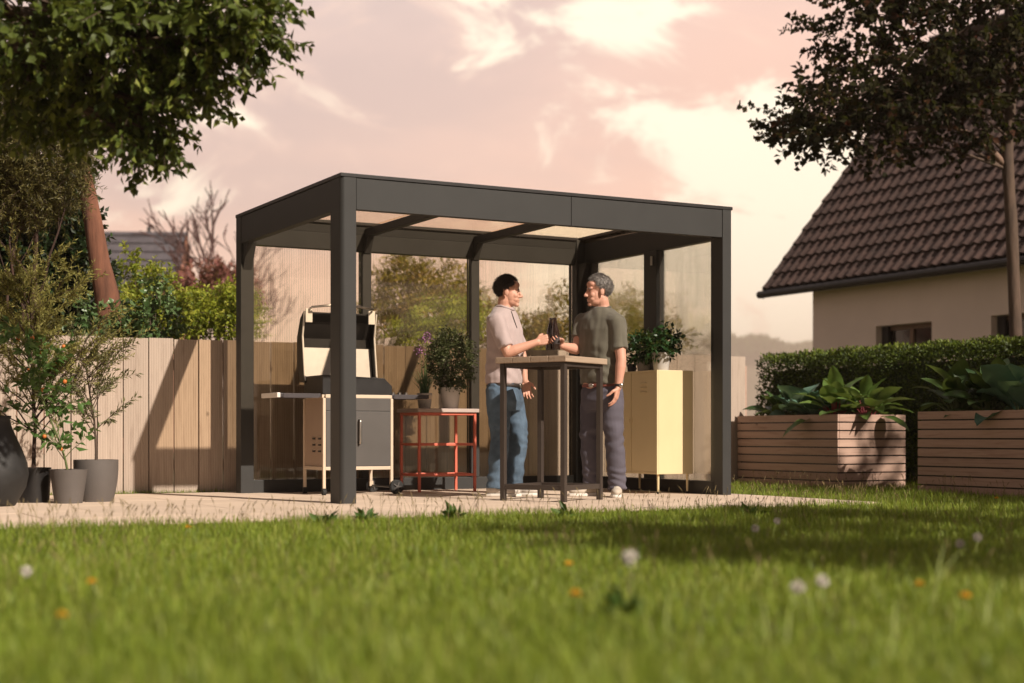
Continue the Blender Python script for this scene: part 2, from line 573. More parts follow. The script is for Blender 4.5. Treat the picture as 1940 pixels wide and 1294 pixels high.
# rafters with their chamfered feet, and the wall studs below them
for xc in (1.158, 2.232):
    rf = MB().prism([(.071, ZB + .125), (D - .215, ZB + .125), (D - .13, ZB - .02), (D - .1205, ZB - .02), (D - .1205, HZ - .062), (.071, HZ - .062)], 0, xc - .030, xc + .030)
    rf.build('rafter', M_metal, perg, bevel=.003)
    MB().box(xc - .042, xc + .042, D - .12, D - .022, .112, ZB - .002).build('wall_stud', M_metal, perg, bevel=.004)
MB().box(W - .098, W - .012, .97, 1.17, .112, ZB - .002).build('wall_stud', M_metal, perg, bevel=.004)
# gussets in the corners
MB().prism([(D - .131, ZB - .22), (D - .131, ZB), (D - .26, ZB)], 0, .02, .095).build('gusset', M_metal, perg)
MB().prism([(D - .151, ZB - .30), (D - .151, ZB), (D - .30, ZB)], 0, W - .14, W - .02).build('gusset', M_metal, perg)
# plinths
MB().box(.116, W - .156, D - .11, D - .01, 0, .110).build('plinth', M_metal, perg, bevel=.003)
MB().box(W - .10, W - .01, .131, D - .151, 0, .110).build('plinth', M_metal, perg, bevel=.003)
# frames of the side wall
MB().box(W - .094, W - .02, .1305, .165, .1105, ZB - .001).build('wall_frame', M_black, perg)
MB().box(W - .094, W - .02, 2.06, D - .151, .1105, ZB - .001).build('wall_frame', M_black, perg)
# wall panels
for a, b in ((.116, 1.115), (1.201, 2.189), (2.275, W - .156)):
    MB().box(a, b, D - .066, D - .056, .1105, ZB - .0005).build('wall_panel', M_wall, perg)
for a, b in ((.1655, .969), (1.171, 2.0595)):
    MB().box(W - .062, W - .052, a, b, .1105, ZB - .0005).build('wall_panel', M_wallx, perg)
# roof panels
for a, b in ((.0705, 1.127), (1.129, 2.231), (2.233, W - .0705)):
    MB().box(a, b, .0705, D - .1255, HZ - .060, HZ - .048).build('roof_panel', M_roofp, perg)
MB().tube([(W - .115, 1.02, ZB - .05), (W - .115, 1.02, ZB - .13)], .012, 10).build('wall_light', pmat('brushed_steel', (.55, .52, .48), rough=.3, metal=1.0), perg)
M_steel = MATS['brushed_steel']

# ------------------------------------------------------------------ raised planters
def planter(x0, x1, y0, y1, h, label):
    t = thing('raised_planter', label, 'planter', (x0, y0, 0), 0, 'slatted wooden planters beside the hedge')
    n = 9
    sh = h / n
    lx, ly = x1 - x0, y1 - y0
    sx = MB().box(-.022, 0, .0, ly, .0065, sh - .0065).mesh('slat')
    sy = MB().box(.001, lx - .001, -.002, .020, .0065, sh - .0065).mesh('slat')
    inner = MB()
    inner.box(.004, lx - .004, .0215, .032, .02, h - .012); inner.box(.004, lx - .004, ly - .032, ly - .0215, .02, h - .012)
    inner.box(.004, .014, .033, ly - .033, .02, h - .012); inner.box(lx - .014, lx - .004, .033, ly - .033, .02, h - .012)
    inner.build('liner', M_black, t)
    for i in range(n):
        for me, m, loc in ((sx, M_plant_wood, (.0, 0, i * sh)), (sx, M_plant_wood, (lx + .022, 0, i * sh)), (sy, M_plant_woodx, (0, 0, i * sh)), (sy, M_plant_woodx, (0, ly - .018, i * sh))):
            o = link('slat', me, m, t)
            o.location = (loc[0] + random.uniform(-.0012, .0012), loc[1] + random.uniform(-.0012, .0012), loc[2])
    MB().box(.0145, lx - .0145, .0325, ly - .0325, h - .14, h - .07).build('soil', M_soil, t)
    return t
planter(5.52, 6.33, 1.09, 2.66, .725, 'slatted wooden planter with sunlit front end, beside the pergola')
planter(5.52, 6.33, -1.75, .02, .735, 'slatted wooden planter cut by the right edge of the photo')

# ------------------------------------------------------------------ white house on the right
M_plaster = pmat('plaster', (.84, .735, .67), rough=.9, var=.05, nscale=1.2, bump=.25, bscale=160)
M_tile = pmat('roof_tile', (.032, .016, .012), rough=.75, var=.35, nscale=5, bump=.2, bscale=50, col2=(.055, .030, .024))
M_frame = pmat('window_wood', (.16, .085, .04), rough=.4, var=.2, nscale=12)
M_dark = pmat('dark_trim', (.02, .017, .016), rough=.5)
M_glassd = pmat('window_glass', (.03, .022, .016), rough=.06, var=.1, spec=.8)
M_curtain = pmat('curtain', (.14, .08, .045), rough=.9, var=.2, nscale=2, stretch=(1, 14, .2))

house = thing('white_house', 'white plastered house with steep dark brown tiled roof behind the hedge', 'house', (12, 9.3, 0))
def house_right():
    L = 11.0                     # runs towards the camera past the frame
    depth, eave, pitch = 7.0, 3.0, math.atan2(2.55, 2.12)
    rise = math.tan(pitch)
    wins = [(1.50, 2.70, .95, 2.20), (3.86, 5.2, .95, 2.20), (7.0, 8.2, .95, 2.2)]   # distance along the wall from the far corner
    # wall facing the garden, with openings left free: strips between the windows
    wb = MB()
    yy = 0.0
    T = .30
    edges = [0.0]
    for a, b, z0, z1 in wins:
        wb.box(0, T, -a, -yy, 0, eave - .02)
        wb.box(0, T, -b, -a, 0, z0)
        wb.box(0, T, -b, -a, z1, eave - .02)
        yy = b
    wb.box(0, T, -L, -yy, 0, eave - .02)
    wb.build('wall', M_plaster, house)
    # gable walls and back
    half = depth / 2
    gz = eave + half * rise
    for y in (-T, -L):
        MB().prism([(T + .001, 0), (depth, 0), (depth, eave - .02), (half, gz - .25), (T + .001, eave - .02 + T * rise - .1)], 1, y, y + T).build('wall', M_plaster, house)
    MB().box(depth - .001, depth + T, -L, 0, 0, eave - .02).build('wall', M_plaster, house)
    for a, b, z0, z1 in wins:
        wn = MB()
        wn.box(.17, .23, -b + .002, -a - .002, z1 - .07, z1 - .002); wn.box(.17, .23, -b + .002, -a - .002, z0 + .002, z0 + .07)
        m = (a + b) / 2
        for c in (a + .037, m, b - .037):
            wn.box(.1695, .2305, -c - .035, -c + .035, z0 + .071, z1 - .071)
        w_ = wn.build('window', M_frame, house)
        for p, q in ((a + .073, m - .036), (m + .036, b - .073)):
            MB().box(.20, .21, -q, -p, z0 + .071, z1 - .071).build('pane', M_glassd, w_)
        MB().box(-.04, .165, -b + .001, -a - .001, z0 - .03, z0 + .001).build('sill', M_dark, w_)
        MB().box(.12, .168, -a - .14, -a - .003, z0 + .003, z1 - .003).build('blind_rail', M_dark, w_)
    # roof
    over = .55
    x0, xr = -over * .55, half
    zr = eave + (xr - x0) * rise
    yA, yB = .90, -L - .6
    nx = math.sqrt(1 + rise * rise)
    rb = MB()
    rb.prism([(x0, eave - .06), (x0, eave - .16), (xr, zr - .16), (2 * xr - x0, eave - .16), (2 * xr - x0, eave - .06), (xr, zr - .06)], 1, yB, yA - .03)
    roof = rb.build('roof', M_dark, house)
    slope_len = (xr - x0) * nx
    course = .335
    n = int(slope_len / course)
    # one course of pantiles: wavy profile along Y, stepped at its lower edge
    pan = .205
    cols = int((yA - yB) / pan)
    per = 5
    ys, hs = [], []
    for c in range(cols):
        for q in range(per):
            ys.append(yA - (c + q / per) * pan)
            t = q / per
            hs.append(.035 * (math.sin(math.pi * min(1, t / .62)) if t < .62 else -.18 * math.sin(math.pi * (t - .62) / .38)))
    ys.append(yA - cols * pan); hs.append(0)
    ux, uz = 1 / nx, rise / nx          # up-slope
    nX, nZ = -rise / nx, 1 / nx         # outward
    vs, fs = [], []
    ln = course * 1.08
    for (s, lift) in ((0, .052), (ln, .012)):
        for y, h_ in zip(ys, hs):
            vs.append((s * ux + nX * (lift + h_), y, s * uz + nZ * (lift + h_)))
    for y, h_ in zip(ys, hs):
        vs.append((nX * (.022 + h_ * .9), y, nZ * (.022 + h_ * .9)))
    m = len(ys)
    for i in range(m - 1):
        fs.append((i, i + 1, m + i + 1, m + i))
        fs.append((2 * m + i, 2 * m + i + 1, i + 1, i))
    me = MB().add(vs, fs).mesh('tile_course')
    for i in range(n):
        o = link('tile_course', me, M_tile, roof, smooth=False)
        o.location = (x0 + i * course * ux + nX * .0, random.uniform(-.012, .012), eave - .06 + i * course * uz)
    rd = MB()
    rd.tube([(xr, yA, zr + .0), (xr, yB, zr + .0)], .11, 10)
    rd.build('ridge_tiles', M_tile, roof)
    # other slope in one sheet of courses
    o2 = MB()
    for i in range(n):
        s = i * course
        o2.add([(2 * xr - x0 - s * ux - nX * .05, y, eave - .06 + s * uz + nZ * .05) for y in (yA, yB)] + [(2 * xr - x0 - (s + ln) * ux - nX * .01, y, eave - .06 + (s + ln) * uz + nZ * .01) for y in (yA, yB)], [(0, 1, 3, 2)])
    o2.build('rear_tiles', M_tile, roof)
    # bargeboard, gutter
    MB().prism([(x0 - .02, eave - .20), (x0 - .02, eave - .02), (xr, zr - .02), (xr, zr - .24)], 1, yA - .029, yA + .01).build('bargeboard', M_dark, roof)
    gt = MB()
    gt.tube([(x0 - .05, yA + .06, eave - .13), (x0 - .05, yB, eave - .13)], .062, 10)
    gt.build('gutter', M_dark, house)
house_right()

# ------------------------------------------------------------------ houses far left
M_slate = pmat('slate', (.085, .075, .085), rough=.7, var=.25, nscale=4, objvar=.2)
M_brick = pmat('brick_wall', (.30, .15, .095), rough=.9, var=.25, nscale=7, bump=.3)
M_rust = pmat('rust_tile', (.21, .085, .045), rough=.8, var=.3, nscale=6)
def far_house():
    # roof seen broadside over the shrubs
    p = at(352, 447, 45.0)
    rz = -YAW + R_(3)
    t = thing('far_house', 'distant house with grey tiled roof above the shrubs on the left', 'house', (p.x, p.y, 0), rz)
    ridge = p.z
    L, half, dz = 9.0, 3.2, 3.9
    MB().box(-L + .3, -.25, -half + .5, half - .5, 0, ridge - dz + .35).build('wall', M_brick, t)
    MB().prism([(-half + .55, ridge - dz + .36), (half - .55, ridge - dz + .36), (0, ridge - .25)], 0, -L + .3, -.25).build('gable', M_brick, t)
    roof = MB().prism([(-half, ridge - dz), (0, ridge), (half, ridge - dz), (half, ridge - dz - .15), (0, ridge - .16), (-half, ridge - dz - .15)], 0, -L, -.02).build('roof', M_slate, t)
    n = 14
    l = math.hypot(half, dz)
    cm = MB()
    ux, uz = half / l, dz / l
    c = l / n
    cm.prism([(0, 0), (c * ux, c * uz), (c * ux - uz * .01, c * uz + ux * .01), (-uz * .055, ux * .055)], 0, -L - .03, 0)
    me = cm.mesh('tile_course')
    for i in range(n):
        o = link('tile_course', me, M_slate, roof)
        o.location = (random.uniform(-.01, .01), -half + i * c * ux, ridge - dz + i * c * uz)
    MB().tube([(-L, 0, ridge + .03), (0.02, 0, ridge + .03)], .09, 8).build('ridge_tiles', M_slate, roof)
    MB().prism([(-half - .05, ridge - dz - .2), (-half - .05, ridge - dz + .02), (0, ridge + .02), (half, ridge - dz), (half, ridge - dz - .2), (0, ridge - .25)], 0, .0, .06).build('bargeboard', M_rust, roof)
    MB().tube([(-1.1, .1, ridge), (-1.1, .1, ridge + .28)], .06, 8).build('flue', M_dark, roof)
far_house()
def near_gable():
    # steep rust-coloured roof edge beside the big tree
    p = at(212, 545, 30.0)
    q = at(148, 300, 30.0)
    t = thing('steep_roof_house', 'house with steep rust brown roof and small chimney behind the conifer', 'house', (p.x, p.y, 0), -YAW + R_(14))
    run = (Vector((q.x, q.y)) - Vector((p.x, p.y))).length
    z0, z1 = p.z, q.z + .2
    run *= (z1 - z0) / (q.z - p.z)
    w = 1.9
    MB().box(-w, -.35, .3, 5.0, 0, z0 - .3).build('wall', M_brick, t)
    prof = [(.12, z0 - .9), (.0, z0), (-run * .30, z0 + (z1 - z0) * .34), (-run, z1), (-w + run, z1), (-w, z0 - .3)]
    MB().prism(prof, 1, .12, 5.2).build('roof', M_rust, t)
    edge = MB()
    pts = [(.16, z0 - .95), (.04, z0), (-run * .28, z0 + (z1 - z0) * .34), (-run + .03, z1)]
    for (a, b), (c, d) in zip(pts[:-1], pts[1:]):
        edge.add([(a - .22, .0, b), (a, .0, b), (c, .0, d), (c - .22, .0, d), (a - .22, .12, b), (a, .12, b), (c, .12, d), (c - .22, .12, d)],
                 [(0, 1, 2, 3), (4, 7, 6, 5), (0, 4, 5, 1), (1, 5, 6, 2), (2, 6, 7, 3), (3, 7, 4, 0)])
    edge.build('bargeboard', M_rust, t)
    e2 = MB()
    for (a, b), (c, d) in zip(pts[:-1], pts[1:]):
        e2.add([(a - .02, -.05, b), (a + .07, -.05, b), (c + .07, -.05, d), (c - .02, -.05, d), (a - .02, .3, b), (a + .07, .3, b), (c + .07, .3, d), (c - .02, .3, d)],
               [(0, 1, 2, 3), (4, 7, 6, 5), (0, 4, 5, 1), (1, 5, 6, 2), (2, 6, 7, 3), (3, 7, 4, 0)])
    e2.build('verge_tiles', M_dark, t)
    cz = at(180, 395, 30.0).z
    ch = MB().box(-.62, -.22, .6, 1.1, z0, cz - .04).build('chimney', M_brick, t)
    MB().box(-.66, -.15, .56, 1.14, cz - .039, cz + .03).build('chimney_cap', M_dark, ch)

# ------------------------------------------------------------------ distant hills and tree line
M_hill = pmat('hill', (.10, .085, .05), rough=1, var=.3, nscale=.02)
def ridge_line(name, d, y_base, amp, seed, span=(-700, 2900), tops=None):
    rg = np.random.default_rng(seed)
    xs = np.linspace(span[0], span[1], 160)
    ph = rg.random(6) * 6.3
    y = y_base - amp * sum(np.sin(xs / s + p) * a for s, p, a in zip((310, 170, 90, 47, 23, 12), ph, (.5, .3, .2, .12, .07, .04)))
    vs, fs = [], []
    for x_, yy in zip(xs, y):
        p = at(x_, yy, d)
        b = cam_at(x_, d * .92); c = cam_at(x_, d * 1.10)
        vs += [(b[0], b[1], -1), (p.x, p.y, p.z), (c[0], c[1], -1)]
    for i in range(len(xs) - 1):
        a, b = i * 3, i * 3 + 3
        fs += [(a, b, b + 1, a + 1), (a + 1, b + 1, b + 2, a + 2)]
    return struct(MB().add(vs, fs).build(name, M_hill, smooth=True))
ridge_line('hills', 2400, 668, 9, 3)

# ------------------------------------------------------------------ trees, shrubs, hedge
M_bark = pmat('bark', (.085, .055, .038), rough=.9, var=.4, nscale=9, bump=.8, bscale=26, stretch=(1, 1, .25))
M_bark_dk = pmat('dark_bark', (.05, .026, .018), rough=.9, var=.4, nscale=9, bump=.8, bscale=26, stretch=(1, 1, .25))
M_twig = pmat('twig', (.10, .05, .045), rough=.9, var=.3)
M_leaf_beech = leaf_mat('beech_leaf', [(.018, .030, .006), (.040, .062, .010), (.09, .12, .018), (.24, .27, .05)], .30)
M_leaf_dark = leaf_mat('maple_leaf', [(.007, .007, .003), (.013, .014, .005), (.024, .022, .007), (.055, .016, .009)], .14, .7, True, .08)
M_leaf_conifer = leaf_mat('conifer_needle', [(.06, .055, .018), (.12, .105, .03), (.19, .165, .05)], .25)
M_leaf_ever = leaf_mat('evergreen_leaf', [(.006, .012, .004), (.012, .026, .008), (.03, .06, .012)], .2)
M_leaf_lime = leaf_mat('lime_leaf', [(.11, .16, .014), (.24, .29, .026), (.37, .40, .042), (.45, .41, .07)], .42)
M_leaf_gold = leaf_mat('golden_leaf', [(.12, .12, .014), (.22, .19, .025), (.34, .25, .035), (.38, .20, .06)], .42)
M_leaf_mid = leaf_mat('green_leaf', [(.03, .06, .015), (.06, .11, .025), (.10, .17, .04)], .3)
M_leaf_red = leaf_mat('red_leaf', [(.16, .055, .05), (.26, .10, .085), (.32, .15, .11)], .3)
M_leaf_hedge = leaf_mat('hedge_leaf', [(.012, .022, .005), (.03, .05, .008), (.065, .10, .012), (.11, .15, .02)], .3)

def blob_twigs(blobs, n_per, lpt, tl, rg, droop=.35, shell=.15, spread=1.0):
    """twig lines inside ellipsoids -> (twig start, end) and leaves hung along them"""
    S, E = [], []
    for (c, r3), n in zip(blobs, n_per):
        b = rand_in_ball(n, rg, shell)
        p = np.array(c)[None] + b * np.array(r3)[None]
        out = unit(b + rg.normal(size=b.shape) * .6 * spread)
        out[:, 2] -= droop
        S.append(p); E.append(p + unit(out) * tl * rg.uniform(.5, 1.2, (n, 1)))
    S, E = np.concatenate(S), np.concatenate(E)
    n = len(S)
    t = np.tile(np.linspace(.05, 1, lpt)[None], (n, 1)) + rg.normal(size=(n, lpt)) * .04
    P = S[:, None] + (E - S)[:, None] * t[..., None]
    ax = unit(E - S)
    side = unit(np.cross(ax, rg.normal(size=ax.shape)))
    sgn = np.where(np.arange(lpt) % 2 == 0, 1., -1.)[None, :, None]
    dr = ax[:, None] * .6 + side[:, None] * sgn * .9 + rg.normal(size=P.shape) * .35
    dr[..., 2] -= droop * .9
    return S, E, P.reshape(-1, 3), dr.reshape(-1, 3)

def limb(mb, a, b, r0, r1, rg, n=7, bow=.12, seg=7):
    a, b = np.array(a, float), np.array(b, float)
    L = np.linalg.norm(b - a)
    t = np.linspace(0, 1, n)[:, None]
    off = rg.normal(size=3) * bow * L
    off[2] = abs(off[2]) * .6
    w = rg.normal(size=(n, 3)) * L * .012
    w[0] = w[-1] = 0
    pts = a + (b - a) * t + off * np.sin(t * math.pi) * .5 + w
    mb.tube(pts.tolist(), list(np.linspace(r0, r1, n)), seg)
    return pts

def twig_mesh(mb, S, E, r=.003, every=1):
    for s, e in zip(S[::every], E[::every]):
        mb.tube([tuple(s), tuple(e)], [r, r * .4], 3, caps=False)

def leaf_objects(parent, P, Dr, L, Wd, mat, count, rg):
    """the leaves that show largest, one object each; returns the rest"""
    v = P[:, :2] - CC
    d = v @ CF
    px = 970 + FPX * (v @ CR) / d
    py = HOR - FPX * (P[:, 2] - CH) / d
    ok = (px > 10) & (px < 1930) & (py > 5) & (py < 1200)
    idx = np.where(ok)[0]
    idx = idx[np.argsort(d[idx])][:count]
    mes = []
    for k in range(4):
        mm = MB()
        f = (.15, .3, .22, .4)[k]
        b = (.36, .42, .48, .40)[k]
        vs = []
        for t, w in ((0, 0), (.16, .30), (b, .5), (.72, .33), (1, 0)):
            z = -.10 * t * t
            vs += [(t, -w * .62, z + f * w * .5), (t, 0, z), (t, w * .62, z + f * w * .5)]
        fs = []
        for i in range(4):
            a = i * 3
            fs += [(a, a + 1, a + 4, a + 3), (a + 1, a + 2, a + 5, a + 4)]
        me = bpy.data.meshes.new('leaf')
        me.from_pydata(vs, [], fs)
        me.materials.append(mat)
        mes.append(me)
    for j, i in enumerate(idx):
        x = Vector(Dr[i]).normalized()
        nrm = Vector(rg.normal(size=3)) + Vector((0, 0, .8))
        y = nrm.cross(x).normalized()
        z = x.cross(y)
        s = L * rg.uniform(.85, 1.25)
        m = Matrix(((x.x * s, y.x * s, z.x * s, P[i][0]), (x.y * s, y.y * s, z.y * s, P[i][1]), (x.z * s, y.z * s, z.z * s, P[i][2]), (0, 0, 0, 1)))
        o = bpy.data.objects.new('leaf', mes[j % 4])
        COL.objects.link(o)
        o.parent = parent
        o.matrix_local = m
    keep = np.ones(len(P), bool)
    keep[idx] = False
    return keep

def make_tree(name, label, base, trunk, trunk_r, blobs, n_per, lpt, tl, leafL, leafW, lmat, bmat=None, seed=1, droop=.35, cat='tree',
              n_leaf_objs=0, group=None, shell=.15, twig_r=.003, fork=.55, limb_r=None):
    """trunk polyline in world space, limbs to each foliage mass, twigs and leaves"""
    rg = np.random.default_rng(seed)
    bmat = bmat or M_bark
    base = np.array(base, float)
    t = thing(name, label, cat, tuple(base), 0, group)
    tb = MB()
    tp = np.array(trunk, float) - base
    # smooth trunk
    tt = np.linspace(0, len(tp) - 1, 4 * len(tp))
    pts = np.stack([np.interp(tt, np.arange(len(tp)), tp[:, i]) for i in range(3)], 1)
    rr = np.interp(tt, np.arange(len(tp)), trunk_r)
    rr = rr * (1 + rg.normal(size=len(rr)) * .03)
    tb.tube(pts.tolist(), list(rr), 12)
    bl = [((np.array(c) - base), r) for c, r in blobs]
    for (c, r) in bl:
        k = int(len(pts) * fork + rg.random() * len(pts) * (1 - fork) * .9)
        k = min(k, len(pts) - 2)
        r0 = rr[k] * .5 if limb_r is None else limb_r
        lp = limb(tb, pts[k], c, r0, r0 * .28, rg)
        for _ in range(5):
            e = np.array(c) + rand_in_ball(1, rg)[0] * np.array(r) * .85
            s = lp[int(rg.integers(3, 6))]
            limb(tb, s, e, r0 * .33, r0 * .08, rg, n=5, seg=5)
    tb.build('trunk', bmat, t, smooth=True)
    S, E, P, Dr = blob_twigs(bl, n_per, lpt, tl, rg, droop, shell)
    tw = MB()
    twig_mesh(tw, S, E, twig_r)
    if twig_r:
        tw.build('twigs', bmat, t, kind='stuff')
    keep = slice(None)
    if n_leaf_objs:
        keep = leaf_objects(t, P + 0 * base, Dr, leafL, leafW, lmat, 0, rg) if False else leaf_pick(t, P, base, Dr, leafL, lmat, n_leaf_objs, rg)
    n = len(P[keep])
    me = leaves('crown', P[keep], Dr[keep], leafL * rg.uniform(.7, 1.25, n), leafW * rg.uniform(.7, 1.2, n), rg=rg)
    link('crown', me, lmat, t, kind='stuff' if n_leaf_objs else None)
    return t

def leaf_pick(parent, P, base, Dr, L, mat, count, rg):
    Pw = P + base
    v = Pw[:, :2] - CC
    d = v @ CF
    px = 970 + FPX * (v @ CR) / d
    py = HOR - FPX * (Pw[:, 2] - CH) / d
    ok = (px > 10) & (px < 1930) & (py > 5)
    idx = np.where(ok)[0]
    idx = idx[np.argsort(d[idx])][:count]
    mes = []
    for k in range(4):
        f = (.15, .3, .22, .4)[k]
        b = (.36, .42, .48, .40)[k]
        vs, fs = [], []
        for tt, w in ((0, .02), (.16, .30), (b, .5), (.72, .33), (1, .01)):
            z = -.10 * tt * tt
            vs += [(tt, -w * .62, z + f * w * .5), (tt, 0, z), (tt, w * .62, z + f * w * .5)]
        for i in range(4):
            a = i * 3
            fs += [(a, a + 1, a + 4, a + 3), (a + 1, a + 2, a + 5, a + 4)]
        me = bpy.data.meshes.new('leaf')
        me.from_pydata(vs, [], fs)
        me.materials.append(mat)
        mes.append(me)
    for j, i in enumerate(idx):
        x = Vector(Dr[i]).normalized()
        nrm = Vector(rg.normal(size=3)) + Vector((0, 0, .8))
        y = nrm.cross(x).normalized()
        z = x.cross(y)
        s = L * rg.uniform(.85, 1.2)
        o = bpy.data.objects.new('leaf', mes[j % 4])
        COL.objects.link(o)
        o.parent = parent
        o.matrix_local = Matrix(((x.x * s, y.x * s, z.x * s, P[i][0]), (x.y * s, y.y * s, z.y * s, P[i][1]), (x.z * s, y.z * s, z.z * s, P[i][2]), (0, 0, 0, 1)))
    keep = np.ones(len(P), bool)
    keep[idx] = False
    return keep

def pxblob(px, py, d, rpx, rpy, depth):
    s = d / FPX
    return (at(px, py, d), (rpx * s, depth, rpy * s))

# --- big beech reaching in from the upper left
bl = [pxblob(60, 60, 8.64, 130, 95, .55), pxblob(60, 175, 9.00, 95, 70, .4), pxblob(200, 70, 8.55, 120, 95, .55), pxblob(195, 170, 8.82, 80, 70, .4),
      pxblob(320, 60, 8.55, 95, 85, .45), pxblob(415, 35, 8.46, 75, 60, .35), pxblob(482, 30, 8.46, 42, 42, .22), pxblob(470, 75, 8.46, 42, 26, .2),
      pxblob(340, 135, 8.64, 62, 48, .3), pxblob(285, 215, 8.64, 60, 48, .28), pxblob(240, 255, 8.64, 45, 30, .2), pxblob(300, 265, 8.64, 34, 22, .15),
      pxblob(370, 170, 8.64, 32, 28, .15), pxblob(385, 100, 8.55, 30, 26, .15), pxblob(130, 225, 8.91, 50, 30, .2),
      pxblob(-120, 30, 8.82, 150, 160, .7), pxblob(100, -130, 8.73, 220, 130, .9), pxblob(330, -110, 8.64, 170, 110, .7), pxblob(-80, -330, 8.91, 260, 180, 1.1), pxblob(240, -330, 8.73, 220, 150, 1.0)]
tbase = cam_at(-330, 9.0)
tr = [(tbase[0], tbase[1], 0), tuple(at(-325, 500, 9.0)), tuple(at(-290, 250, 8.9)), tuple(at(-200, 0, 8.8)), tuple(at(-60, -250, 8.7))]
make_tree('beech_tree', 'big green tree with overhanging leafy branches in the upper left corner', (tbase[0], tbase[1], 0), tr, [.17, .14, .12, .09, .05], bl,
          [150, 100, 150, 85, 105, 75, 28, 24, 44, 44, 26, 16, 14, 14, 26, 90, 130, 110, 120, 110], 13, .235, .065, .038, M_leaf_beech, M_bark, 11, droop=.55, n_leaf_objs=280, shell=.1)

# --- maple at the right edge, in front of the white house
bl = [pxblob(1600, 215, 18, 95, 55, .8), pxblob(1535, 215, 18, 62, 48, .6), pxblob(1690, 150, 18, 95, 85, .9), pxblob(1630, 45, 18, 70, 60, .8), pxblob(1575, 262, 18, 48, 26, .5),
      pxblob(1790, 60, 18, 120, 100, 1.0), pxblob(1800, 170, 18.2, 90, 60, .8), pxblob(1905, 110, 18, 80, 110, 1.0), pxblob(1488, 240, 18, 30, 26, .3), pxblob(1705, 235, 18, 70, 35, .6),
      pxblob(1860, 215, 17.6, 55, 38, .5), pxblob(1700, -60, 18, 150, 90, 1.1), pxblob(1900, -110, 18, 180, 120, 1.2), pxblob(2060, 60, 18, 110, 130, 1.0), pxblob(1800, -260, 18, 170, 110, 1.2)]
tb_ = cam_at(1922, 18.0)
tr = [(tb_[0], tb_[1], 0), tuple(at(1925, 640, 18)), tuple(at(1916, 420, 18)), tuple(at(1908, 300, 18)), tuple(at(1918, 150, 18)), tuple(at(1905, -100, 18))]
mt = make_tree('maple_tree', 'dark leaved tree with leaning branch at the right edge before the white house', (tb_[0], tb_[1], 0), tr, [.085, .075, .072, .07, .06, .03], bl,
               [62, 44, 105, 60, 26, 105, 70, 95, 12, 36, 28, 90, 110, 90, 90], 14, .42, .088, .078, M_leaf_dark, M_bark, 5, droop=.3, n_leaf_objs=200, shell=.05, fork=.55, limb_r=.022)
lb = MB()
o_ = Vector((tb_[0], tb_[1], 0))
lb.tube([tuple(at(x_, y_, 18) - o_) for x_, y_ in ((1908, 318), (1885, 292), (1850, 262), (1810, 240), (1770, 238), (1720, 246), (1660, 232))], [.045, .042, .036, .03, .026, .02, .01], 9)
lb.build('branch', pmat('pale_bark', (.22, .14, .10), rough=.9, var=.3, bump=.6, bscale=30), mt, smooth=True)

# --- trees standing outside the frame whose shade lies on the lawn and planters
def shade_tree(base, zc, rads, seed, label, n):
    b = [((base[0] + dx, base[1] + dy, z), r) for dx, dy, z, r in rads]
    make_tree('garden_tree', label, (base[0], base[1], 0), [(base[0], base[1], 0), (base[0] + .05, base[1], zc * .5), (base[0], base[1] + .1, zc)], [.16, .13, .07], b,
              [n] * len(b), 12, .4, .10, .085, M_leaf_dark, M_bark, seed, droop=.2, twig_r=0)
shade_tree((8.5, -8.1), 6.0, [(-.5, .1, 5.9, (1.2, 1.0, .9)), (.4, .2, 6.4, (1.2, 1.1, 1.0)), (.0, -.6, 5.4, (1.2, 1.0, .9)), (1.2, -.3, 6.2, (1.2, 1.1, 1.0)), (-1.0, -.8, 5.0, (1.0, .9, .7))], 21,
           'tall dark tree to the right outside the picture shading the planters', 190)
def lawn_shade():
    tg = [(1350, 1005, .60), (1560, 1035, .65), (1750, 1000, .7), (1860, 1060, .65), (1640, 985, .6), (1240, 1040, .55), (1930, 985, .7), (1450, 1060, .5), (1110, 1012, .45), (1720, 1070, .6), (1480, 978, .45), (1850, 955, .5)]
    base = (2.9, -9.4)
    rads = []
    for k, (px, py, r) in enumerate(tg):
        z = 3.9 + .35 * math.sin(k * 2.4)
        g = ground(px, py)
        rads.append((g[0] + z * SUN.x / SUN.z - base[0], g[1] + z * SUN.y / SUN.z - base[1], z, (r, r * .9, r * .55)))
    shade_tree(base, 3.6, rads, 22, 'small spreading tree to the right outside the picture shading the lawn', 60)
lawn_shade()

# --- shrubs and trees beyond the fence
def shrub(name, label, px, d, parts, lmat, leafL, leafW, dens, seed, lpt=9, tl=.15, cat='shrub', group='shrubs beyond the fence', droop=0.0, bmat=None, tr=.02, twig_r=.002):
    b = cam_at(px, d)
    bl = [pxblob(x, y, dd, rx, ry, dp) for x, y, dd, rx, ry, dp in parts]
    top = max(c.z for c, r in bl)
    n = [max(8, int(dens * r[0] * r[2] * 260)) for c, r in bl]
    return make_tree(name, label, (b[0], b[1], 0), [(b[0], b[1], 0), (b[0], b[1], top * .4), (b[0] + .05, b[1], top * .8)], [tr * 2, tr * 1.5, tr * .6], bl, n, lpt, tl, leafL, leafW, lmat, bmat or M_bark, seed,
                     droop=droop, cat=cat, group=group, fork=.25, twig_r=twig_r)

